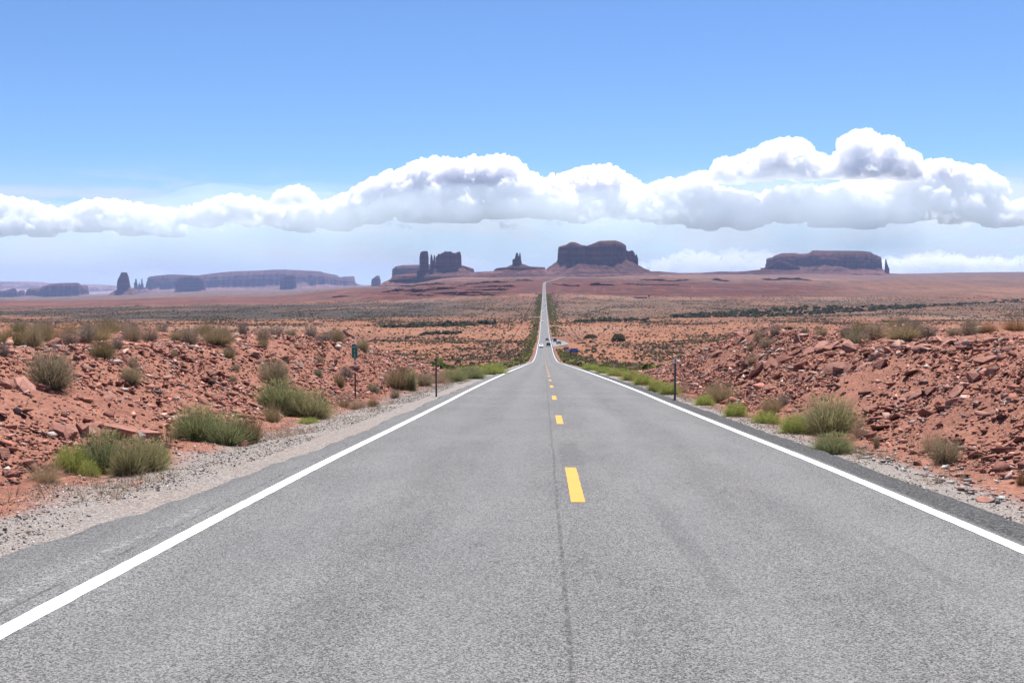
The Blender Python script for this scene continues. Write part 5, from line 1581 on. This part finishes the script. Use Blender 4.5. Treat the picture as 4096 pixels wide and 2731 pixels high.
def gpos(x, y): return (x, y, float(ground_z(x, y)))

# mile marker
sx, sy = at_depth(1421, 1579, 36.0)[0], 36.0
e = empty('mile_marker', (sx, sy, at_depth(1421, 1575, 36.0)[1]), R(-4))
tag(e, 'small green mile 13 sign on a thin rusty post at the foot of the bank', 'sign')
post = channel(1.78, .052).build('post', RUST, e)
for z_, h_, m_ in ((1.12, .10, WHITEP), (.95, .12, WHITEP), (.90, .03, REDP), (.72, .10, WHITEP)):
    MB().box(-.028, .028, -.013, -.009, z_, z_ + h_).build('tape', m_, post)
bd = rounded(.213, .50, .022, .006, 1.27, -.022).build('panel', WHITEP, e)
gf = rounded(.199, .486, .018, .003, 1.277, -.026).build('panel_face', GREENP, bd)
text('MILE', .088, WHITEP, bd, 0, -.029, 1.27 + .395, .92)
text('1', .15, WHITEP, bd, 0, -.029, 1.27 + .255)
text('3', .15, WHITEP, bd, 0, -.029, 1.27 + .09)
MB().box(.03, .07, -.030, -.0285, 1.715, 1.755).build('sticker', WHITEP, bd)
# bare post on the gravel, and the post with a white top on the other side
e = empty('delineator_post', (at_depth(1745, 1570, 39.5)[0], 39.5, at_depth(1745, 1567, 39.5)[1])); tag(e, 'bare dark steel post with bolt holes standing in the gravel verge', 'post')
p_ = channel(1.31, .066).build('channel', DARKSTEEL, e)
m = MB()
for i in range(26): m.cyl((0, -.0095, .06 + i * .047), (0, -.0085, .06 + i * .047), .008, n=8)
m.build('bolt_holes', STEEL, p_)
e = empty('delineator_post', (at_depth(2700, 1572, 36.0)[0], 36.0, at_depth(2700, 1570, 36.0)[1])); tag(e, 'dark steel post with a white reflector at its top beside the bright green shrubs', 'post')
p_ = channel(1.22, .066).build('channel', DARKSTEEL, e)
m = MB()
for i in range(22): m.cyl((0, -.0095, .06 + i * .047), (0, -.0085, .06 + i * .047), .008, n=8)
m.build('bolt_holes', STEEL, p_)
rf = rounded(.10, .19, .01, .004, 1.04, -.016).build('reflector', WHITEP, e)
MB().box(-.014, .014, -.019, -.017, 1.08, 1.18).build('lens', STEEL, rf)
# smaller delineators down the hill
for px, py, d, lab in ((2081, 1460, 190, 'thin post on the oncoming verge, first one down the hill'), (2124, 1425, 300, 'thin post on the oncoming verge, second one down the hill'),
                       (2241, 1434, 262, 'thin post on the near lane verge in front of the blue signs'), (2221, 1402, 450, 'thin post where the pull-out leaves the road')):
    x_, z_ = at_depth(px, py, d)
    e = empty('delineator_post', gpos(x_, d)); tag(e, lab, 'post')
    channel(1.3, .10).build('channel', DARKSTEEL, e)
    rounded(.10, .19, .01, .004, 1.09, -.016).build('reflector', STEEL, e)
# blue signs
def blue_sign(px, d, w, h, lines, yel, arrow, zb, label):
    x_ = at_depth(px, 1400, d)[0]
    e = empty('road_sign', gpos(x_, d)); tag(e, label, 'sign')
    for s in (-.36, .36): channel(zb + h, .13).build('post', DARKSTEEL, e).location = (s * w, .06, 0)
    p = rounded(w, h, .07, .02, zb, -.01).build('panel', WHITEP, e)
    rounded(w - .07, h - .07, .05, .006, zb + .035, -.018).build('panel_face', BLUEP, p)
    for s, size, xx, zz in lines: text(s, size, WHITEP, p, xx, -.03, zb + zz, 1.0)
    if arrow:
        m = MB(); m.add([(.62, -.024, zb + .22), (.74, -.024, zb + .16), (.98, -.024, zb + .52), (.86, -.024, zb + .58)], [(0, 1, 2, 3)])
        m.add([(.72, -.024, zb + .66), (1.04, -.024, zb + .32), (1.06, -.024, zb + .72)], [(0, 1, 2)])
        m.build('arrow', WHITEP, p)
    q = rounded(w * yel[0], yel[1], .05, .02, zb - yel[1] - .02, -.01).build('plate', YELP, e); q.location.x = yel[2]
    text(yel[3], yel[1] * .62, BLACKP, q, 0, -.025, zb - yel[1] / 2 - .02)
blue_sign(2297, 300, 2.15, 1.22, [('SCENIC VIEW', .33, 0, .84), ('800 FT', .33, 0, .36)], (.93, .34, .05, ''), False, 2.95, 'blue scenic view sign with a yellow strip, closest one on tall posts')
blue_sign(2265, 441, 2.3, .98, [('SCENIC', .32, -.35, .66), ('VIEW', .32, -.35, .30)], (.80, .36, -.2, ''), True, 2.1, 'blue scenic view sign with a white arrow, beyond the speed limit sign')
# speed limit and the sign backs
e = empty('road_sign', gpos(at_depth(2272, 1400, 385)[0], 385)); tag(e, 'white speed limit 35 sign between the two blue signs', 'sign')
channel(3.3, .11).build('post', DARKSTEEL, e)
p = rounded(.92, 1.25, .07, .02, 2.05, -.02).build('panel', BLACKP, e)
rounded(.86, 1.19, .06, .006, 2.08, -.03).build('panel_face', WHITEP, p)
text('SPEED', .22, BLACKP, p, 0, -.04, 3.06); text('LIMIT', .22, BLACKP, p, 0, -.04, 2.84); text('35', .56, BLACKP, p, 0, -.04, 2.42)
e = empty('road_sign', gpos(at_depth(2284, 1400, 352)[0], 352)); tag(e, 'dark-faced sign mostly hidden behind the closest blue sign', 'sign')
channel(3.4, .11).build('post', DARKSTEEL, e)
rounded(.85, 1.3, .05, .02, 2.0, -.02).build('panel', BLACKP, e); rounded(.9, .42, .05, .02, 3.32, -.02).build('plate', GREYP, e)
for px, d, w, h, zb, mat, lab in ((2105, 395, 1.15, .75, 2.3, GREYP, 'grey back of a sign for oncoming traffic, closest of those down the hill'), (2118, 470, .75, .85, 1.9, GREYP, 'grey back of a small sign just past a wider one on the oncoming side'),
                         (2145, 800, 1.5, 1.2, 1.6, GREYP, 'grey sign back standing far down on the oncoming side'), (2139, 930, 1.3, 1.2, 1.4, BLACKP, 'dark sign back, farthest one on the oncoming side')):
    e = empty('road_sign', gpos(at_depth(px, 1400, d)[0], d)); tag(e, lab, 'sign')
    channel(zb + h, .12).build('post', DARKSTEEL, e)
    rounded(w, h, .05, .02, zb, -.02).build('panel', mat, e)
# scrap of tyre rubber
p = hit(2502, 1517)
m = MB(); m.box(-.45, .45, -.05, .05, 0, .03); m.box(-.2, .38, .05, .11, 0, .04)
o = m.build('tyre_scrap', BLACKP, None, .01); o.location = p; o.rotation_euler = (0, R(2), R(14))
tag(o, 'dark strip of torn tyre lying at the road edge near the green shrubs', 'debris')

# ------------------------------------------------------------------ right-of-way fences
def fence(x0, y0, y1, step, label):
    e = empty('wire_fence', gpos(x0, y0)); tag(e, label, 'fence')
    base = Vector(e.location)
    ys = np.arange(y0, y1, step)
    zs = ground_z(np.full(len(ys), x0), ys)
    rest = MB()
    pm = MB().cyl((0, 0, -.3), (0, 0, 1.35), .085, .07, 6).build('post', WOOD, e)
    pm.location = (0, 0, 0)
    for i in range(1, len(ys)):
        v = Vector((x0, ys[i], zs[i])) - base
        if i < 100:
            c = pm.copy(); COL.objects.link(c); c.parent = e; c.location = v
        else: rest.cyl(v + Vector((0, 0, -.3)), v + Vector((0, 0, 1.4)), .1, .09, 5)
    r_ = rest.build('post', WOOD, e); r_['kind'] = 'stuff'
    for h_ in (.45, .85, 1.2):
        V = np.stack([np.stack([np.full(len(ys), 0.0), ys - y0, zs - base.z + h_ + s], 1) for s in (0, .012)], 1)
        link('wire', mesh_np('wire', V.reshape(-1, 3), grid_faces(len(ys), 2)), DARKSTEEL, e)
fence(24.5, 240, 2500, 11, 'wire fence on thin posts running across the plain on the pull-out side')
fence(-22.5, 300, 2500, 11, 'wire fence on thin posts running across the plain on the oncoming side')

# ------------------------------------------------------------------ vehicles
GLASS = plain('car_glass', (.018, .024, .028), .12, .6)
TYRE = plain('tyre_rubber', (.022, .022, .023), .85)
RIM = plain('wheel_rim', (.30, .30, .31), .35, .5, .6)
LAMP = plain('headlamp_lens', (.55, .56, .58), .2, .5)
TAIL = plain('tail_lamp_lens', (.26, .012, .012), .25, .5)
CHROME = plain('bright_bumper', (.62, .62, .63), .25, .5, .5)
def paintwork(name, c):
    k = NT(name, .35, .5); k.base(c); k.p.inputs['Coat Weight'].default_value = .5
    return k.m
CAR = {'white': paintwork('white_car_paint', (.74, .74, .74)), 'charcoal': paintwork('charcoal_car_paint', (.042, .044, .052)), 'black': paintwork('black_car_paint', (.014, .014, .016)),
       'silver': paintwork('silver_car_paint', (.27, .285, .32)), 'teal': paintwork('dark_teal_van_paint', (.020, .042, .052))}
def vehicle(kind, colour, x, y, away, label, group=None, yaw=0.0):
    e = empty({'suv': 'suv', 'pickup': 'pickup_truck', 'van': 'van', 'car': 'car'}[kind], (x, y, float(zr(y)) + .02 if abs(x) < 5 else float(zr(y)) - .03), (0 if away else math.pi) + yaw)
    slope = math.atan(float(zr(y + 3) - zr(y - 3)) / 6)
    e.rotation_euler.x = slope if away else -slope
    tag(e, label, {'suv': 'SUV', 'pickup': 'pickup truck', 'van': 'van', 'car': 'car'}[kind], group)
    W, body_m = 1.92, CAR[colour]
    if kind == 'suv':
        prof = [(-2.2, .38), (2.2, .34), (2.32, .55), (2.28, .88), (2.1, 1.02), (1.15, 1.10), (.30, 1.66), (-.4, 1.72), (-1.75, 1.68), (-2.15, 1.12), (-2.3, 1.0), (-2.3, .55)]
        scr = ((1.10, 1.13), (.36, 1.62)); rear = ((-2.16, 1.15), (-1.80, 1.62)); roof = (.2, -1.6); top = 1.62; L = 2.3; axles = (1.42, -1.42)
    elif kind == 'car':
        prof = [(-2.2, .34), (2.15, .30), (2.28, .5), (2.2, .74), (1.9, .86), (1.0, .95), (.25, 1.40), (-.4, 1.45), (-1.1, 1.40), (-1.75, 1.02), (-2.2, .98), (-2.28, .6)]
        scr = ((.96, .97), (.30, 1.38)); rear = ((-1.72, 1.05), (-1.14, 1.38)); roof = (.2, -1.0); top = 1.36; L = 2.25; axles = (1.36, -1.36); W = 1.8
    elif kind == 'pickup':
        prof = [(-2.85, .55), (2.7, .45), (2.85, .7), (2.8, 1.05), (2.6, 1.18), (1.45, 1.25), (.75, 1.84), (.2, 1.90), (-.85, 1.88), (-1.05, 1.26), (-2.8, 1.26), (-2.88, .9)]
        scr = ((1.42, 1.28), (.80, 1.80)); rear = ((-1.06, 1.32), (-.90, 1.80)); roof = (.65, -.75); top = 1.80; L = 2.85; axles = (1.75, -1.75); W = 2.02
    else:
        prof = [(-2.6, .42), (2.4, .4), (2.55, .7), (2.45, 1.15), (1.9, 1.35), (1.35, 2.15), (.9, 2.38), (-2.4, 2.40), (-2.58, 2.2), (-2.62, .7)]
        scr = ((1.86, 1.40), (1.42, 2.10)); rear = ((-2.60, 1.35), (-2.57, 2.15)); roof = (1.2, -2.4); top = 2.10; L = 2.55; axles = (1.6, -1.6); W = 2.0
    belt = scr[0][1]
    inset = lambda z: max(0, (z - belt)) * .24 + (.03 if z < .5 else 0)
    b = MB().prism(prof, -W / 2, W / 2, inset).build('body', body_m, e, .05)
    def pane(name, a, c, half0, half1, mat, off):
        (y0, z0), (y1, z1) = a, c
        m = MB().add([(-half0, y0, z0), (half0, y0, z0), (half1, y1, z1), (-half1, y1, z1), (-half0, y0 + off, z0 + .02), (half0, y0 + off, z0 + .02), (half1, y1 + off, z1 + .02), (-half1, y1 + off, z1 + .02)],
                     [(0, 1, 2, 3), (4, 5, 6, 7), (0, 1, 5, 4), (1, 2, 6, 5), (2, 3, 7, 6), (3, 0, 4, 7)])
        return m.build(name, mat, e)
    w0 = W / 2 - .12; w1 = W / 2 - inset(top) - .10
    pane('windscreen', scr[0], scr[1], w0, w1, GLASS, .03)
    pane('rear_window', rear[0], rear[1], w0, w1, GLASS, -.03)
    for s in (-1, 1):
        f0, f1 = scr[1][0] + .12, (rear[1][0] + .15 if kind != 'van' else .1)
        xa = W / 2 - inset(belt + .06) + .004; xb = W / 2 - inset(top - .04) + .004
        MB().add([(s * xa, f0 + .5, belt + .06), (s * xa, f1 - .1, belt + .06), (s * xb, f1, top - .04), (s * xb, f0, top - .04),
                  (s * (xa + .01), f0 + .5, belt + .06), (s * (xa + .01), f1 - .1, belt + .06), (s * (xb + .01), f1, top - .04), (s * (xb + .01), f0, top - .04)],
                 [(0, 1, 2, 3), (4, 5, 6, 7), (0, 1, 5, 4), (1, 2, 6, 5), (2, 3, 7, 6), (3, 0, 4, 7)]).build('side_window', GLASS, e)
        MB().box(-.10, .10, -.08, .05, -.07, .09).build('mirror', body_m if kind != 'pickup' else BLACKP, e, .02).location = (s * (W / 2 + .10), scr[0][0] - .25, belt + .08)
        zf = .78 if kind != 'pickup' else .98
        MB().box(-.2, .2, -.06, .04, -.09, .09).build('headlight', LAMP, e, .02).location = (s * (W / 2 - .26), L - .02, zf)
        MB().box(-.11, .11, -.04, .05, -.17, .17).build('tail_light', TAIL, e, .02).location = (s * (W / 2 - .16), -L - .01, zf + .12)
        for ay in axles:
            wr = .36 if kind != 'pickup' else .41
            wh = MB().cyl((s * (W / 2 - .24), ay, wr), (s * (W / 2 + .015), ay, wr), wr, n=20).build('wheel', TYRE, e)
            MB().cyl((s * (W / 2 + .012), ay, wr), (s * (W / 2 + .03), ay, wr), wr * .62, wr * .5, 14).build('rim', RIM, wh)
    MB().box(-W / 2 + .06, W / 2 - .06, -.06, .08, -.13, .13).build('rear_bumper', CHROME if kind == 'pickup' else BLACKP if colour != 'white' else body_m, e, .03).location = (0, -L - .05, .52)
    MB().box(-W / 2 + .06, W / 2 - .06, -.08, .06, -.12, .12).build('front_bumper', BLACKP, e, .03).location = (0, L + .03, .46)
    MB().box(-W / 2 + .55, W / 2 - .55, -.02, .03, -.10, .10).build('grille', BLACKP, e, .01).location = (0, L + .02, .74)
    MB().box(-.16, .16, -.01, .01, -.08, .08).build('number_plate', WHITEP, e).location = (0, -L - .035, .85)
    if kind in ('van',): MB().box(-W / 2 + .28, W / 2 - .28, -2.3, 1.0, 2.40, 2.47).build('roof_panel', CAR['white'], e, .02)
    return e
rx = lambda y, lane: float(road_x(y)) + lane
vehicle('suv', 'white', rx(510, -1.75), 510, False, 'white SUV coming up the road towards the camera')
vehicle('pickup', 'charcoal', rx(528, 1.95), 528, True, 'dark pickup truck with a bright bumper driving away, first in its lane')
vehicle('suv', 'black', rx(655, 1.7), 655, True, 'black SUV driving away ahead of the dark pickup truck')
vehicle('van', 'teal', 6.75, 622, True, 'dark van with a white roof parked in the pull-out', None, .03)
vehicle('suv', 'white', 5.6, 660, True, 'white vehicle parked behind the dark van, half hidden by it', None, .05)
vehicle('suv', 'silver', 8.6, 572, True, 'silver SUV with a white roof parked in the pull-out next to the standing person', None, -.12)
vehicle('car', 'white', rx(1050, -1.8), 1050, False, 'white car on the far road, first one coming after the white SUV')
vehicle('suv', 'white', rx(1380, -1.8), 1380, False, 'pale car on the far road, second one coming after the white SUV')
vehicle('car', 'black', rx(1700, 1.8), 1700, True, 'tiny dark vehicle far ahead in the near lane, first beyond the tree belts')
vehicle('suv', 'charcoal', rx(2100, 1.8), 2100, True, 'tiny dark vehicle far ahead in the near lane, before the red ridge')
vehicle('car', 'charcoal', rx(2380, 1.8), 2380, True, 'tiny dark vehicle far ahead in the near lane, at the foot of the red ridge')
vehicle('car', 'silver', rx(2950, -1.8), 2950, False, 'tiny grey vehicle on the climb through the red ridge')
vehicle('car', 'white', rx(3700, -1.8), 3700, False, 'tiny white vehicle on the bend at the top of the road')

# ------------------------------------------------------------------ person beside the silver car
def skin_body(name, verts, edges, radii, mat, parent, root=0):
    me = bpy.data.meshes.new(name); me.from_pydata(verts, edges, [])
    o = link(name, me, mat, parent)
    m = o.modifiers.new('skin', 'SKIN'); m.use_smooth_shade = True
    for i, r_ in enumerate(radii):
        r_ = r_ if isinstance(r_, tuple) else (r_, r_)
        me.skin_vertices[0].data[i].radius = r_
    me.skin_vertices[0].data[root].use_root = True
    s = o.modifiers.new('sub', 'SUBSURF'); s.levels = 1; s.render_levels = 2
    dg = bpy.context.evaluated_depsgraph_get()
    me2 = bpy.data.meshes.new_from_object(o.evaluated_get(dg)); o.modifiers.clear(); o.data = me2
    if not me2.materials: me2.materials.append(mat)
    for p in me2.polygons: p.use_smooth = True
    return o
SKIN = plain('skin', (.32, .17, .11), .6); CLOTH = plain('black_clothing', (.014, .014, .017), .9); HAIR = plain('dark_hair', (.018, .012, .01), .8); SHOE = plain('pale_shoe', (.45, .45, .45), .8)
px_, py_ = 6.95, 566.0
V = [(0, 0, .93), (0, .0, 1.12), (0, .01, 1.34), (0, .01, 1.47), (0, .0, 1.60), (0, -.01, 1.70),
     (.17, 0, 1.40), (.235, .02, 1.12), (.22, -.08, .88), (.22, -.10, .80), (-.17, 0, 1.40), (-.235, .02, 1.12), (-.22, -.08, .88), (-.22, -.10, .80),
     (.09, 0, .86), (.105, -.01, .49), (.11, .02, .09), (.115, -.12, .035), (-.09, 0, .86), (-.11, -.03, .49), (-.12, .02, .09), (-.13, -.12, .035)]
E = [(0, 1), (1, 2), (2, 3), (3, 4), (4, 5), (2, 6), (6, 7), (7, 8), (8, 9), (2, 10), (10, 11), (11, 12), (12, 13), (0, 14), (14, 15), (15, 16), (16, 17), (0, 18), (18, 19), (19, 20), (20, 21)]
RR = [(.15, .11), (.135, .10), (.16, .11), .055, (.082, .095), (.06, .07), .058, .043, .032, .026, .058, .043, .032, .026, .085, .058, .042, .035, .085, .058, .042, .035]
body = skin_body('person', V, E, RR, SKIN, None)
body.location = (px_, py_, float(zr(py_)) - .03); body.rotation_euler = (0, 0, .3)
tag(body, 'person in black clothes standing in the pull-out between the van and the silver car', 'person')
skin_body('jacket', [V[i] for i in (0, 1, 2, 6, 7, 8, 10, 11, 12)], [(0, 1), (1, 2), (2, 3), (3, 4), (4, 5), (2, 6), (6, 7), (7, 8)], [(.165, .125), (.15, .115), (.175, .125), .07, .055, .043, .07, .055, .043], CLOTH, body)
skin_body('trousers', [V[i] for i in (0, 14, 15, 16, 18, 19, 20)], [(0, 1), (1, 2), (2, 3), (0, 4), (4, 5), (5, 6)], [(.16, .12), .10, .072, .056, .10, .072, .056], CLOTH, body)
skin_body('hair', [(0, .03, 1.66), (0, .02, 1.74), (0, .045, 1.58)], [(0, 1), (0, 2)], [(.09, .085), (.065, .065), (.07, .05)], HAIR, body)
for s in (.115, -.13): skin_body('shoe', [(s, .03, .05), (s, -.14, .04)], [(0, 1)], [(.05, .05), (.048, .04)], SHOE, body)

# ------------------------------------------------------------------ ranch on the far plain
p = hit(2562, 1193)
ADOBE = plain('red_adobe_wall', (.17, .072, .055), .9); ROOFM = plain('dark_roof', (.09, .055, .05), .8); TIMB = plain('dark_timber', (.045, .032, .03), .9)
e = empty('ranch_house', p); tag(e, 'low red-brown ranch house far away on the plain', 'house')
MB().box(-9, 6, -4, 4, -.5, 3.0).build('wall', ADOBE, e)
MB().add([(-9.6, -4.6, 3.0), (6.6, -4.6, 3.0), (6.6, 4.6, 3.0), (-9.6, 4.6, 3.0), (-8.5, 0, 4.6), (5.5, 0, 4.6)], [(0, 1, 5, 4), (2, 3, 4, 5), (1, 2, 5), (3, 0, 4), (0, 3, 2, 1)]).build('roof', ROOFM, e)
for x_ in (-6.5, -2.5, 3.0): MB().box(x_ - .6, x_ + .6, -4.06, -4.0, 1.0, 2.2).build('window', GLASS, e)
MB().box(-.1, .9, -4.06, -4.0, 0, 2.1).build('door', TIMB, e)
e = empty('shed', (p[0] + 11, p[1] - 2, float(ground_z(p[0] + 11, p[1] - 2)))); tag(e, 'small flat shed between the ranch house and the dark tower', 'shed')
MB().box(-3.5, 3.5, -3, 3, -.4, 2.4).build('wall', ADOBE, e); MB().box(-3.9, 3.9, -3.4, 3.4, 2.4, 2.6).build('roof', ROOFM, e)
x_ = at_depth(2597, 1190, p[1])[0]
e = empty('water_tower', (x_, p[1], float(ground_z(x_, p[1])))); tag(e, 'dark upright tower beside the far ranch house', 'tower')
for a in (-1, 1):
    for b in (-1, 1): MB().cyl((a * 1.5, b * 1.5, -.4), (a * 1.2, b * 1.2, 4.2), .28, .24, 8).build('leg', TIMB, e)
MB().cyl((0, 0, 4.2), (0, 0, 7.2), 1.9, 1.9, 18).build('tank', TIMB, e)
MB().cyl((0, 0, 7.2), (0, 0, 8.2), 2.1, .1, 18).build('roof', TIMB, e)
x_ = at_depth(2540, 1192, p[1])[0]
e = empty('trailer', (x_, p[1] - 6, float(ground_z(x_, p[1] - 6)))); tag(e, 'pale trailer parked beside the far ranch house', 'trailer')
MB().box(-4, 4, -1.2, 1.2, .5, 3.0).build('body', plain('pale_trailer', (.36, .32, .30), .6), e, .08)
for s in (-2, 2): MB().cyl((s, -1.25, .4), (s, -1.0, .4), .4, n=14).build('wheel', TYRE, e)
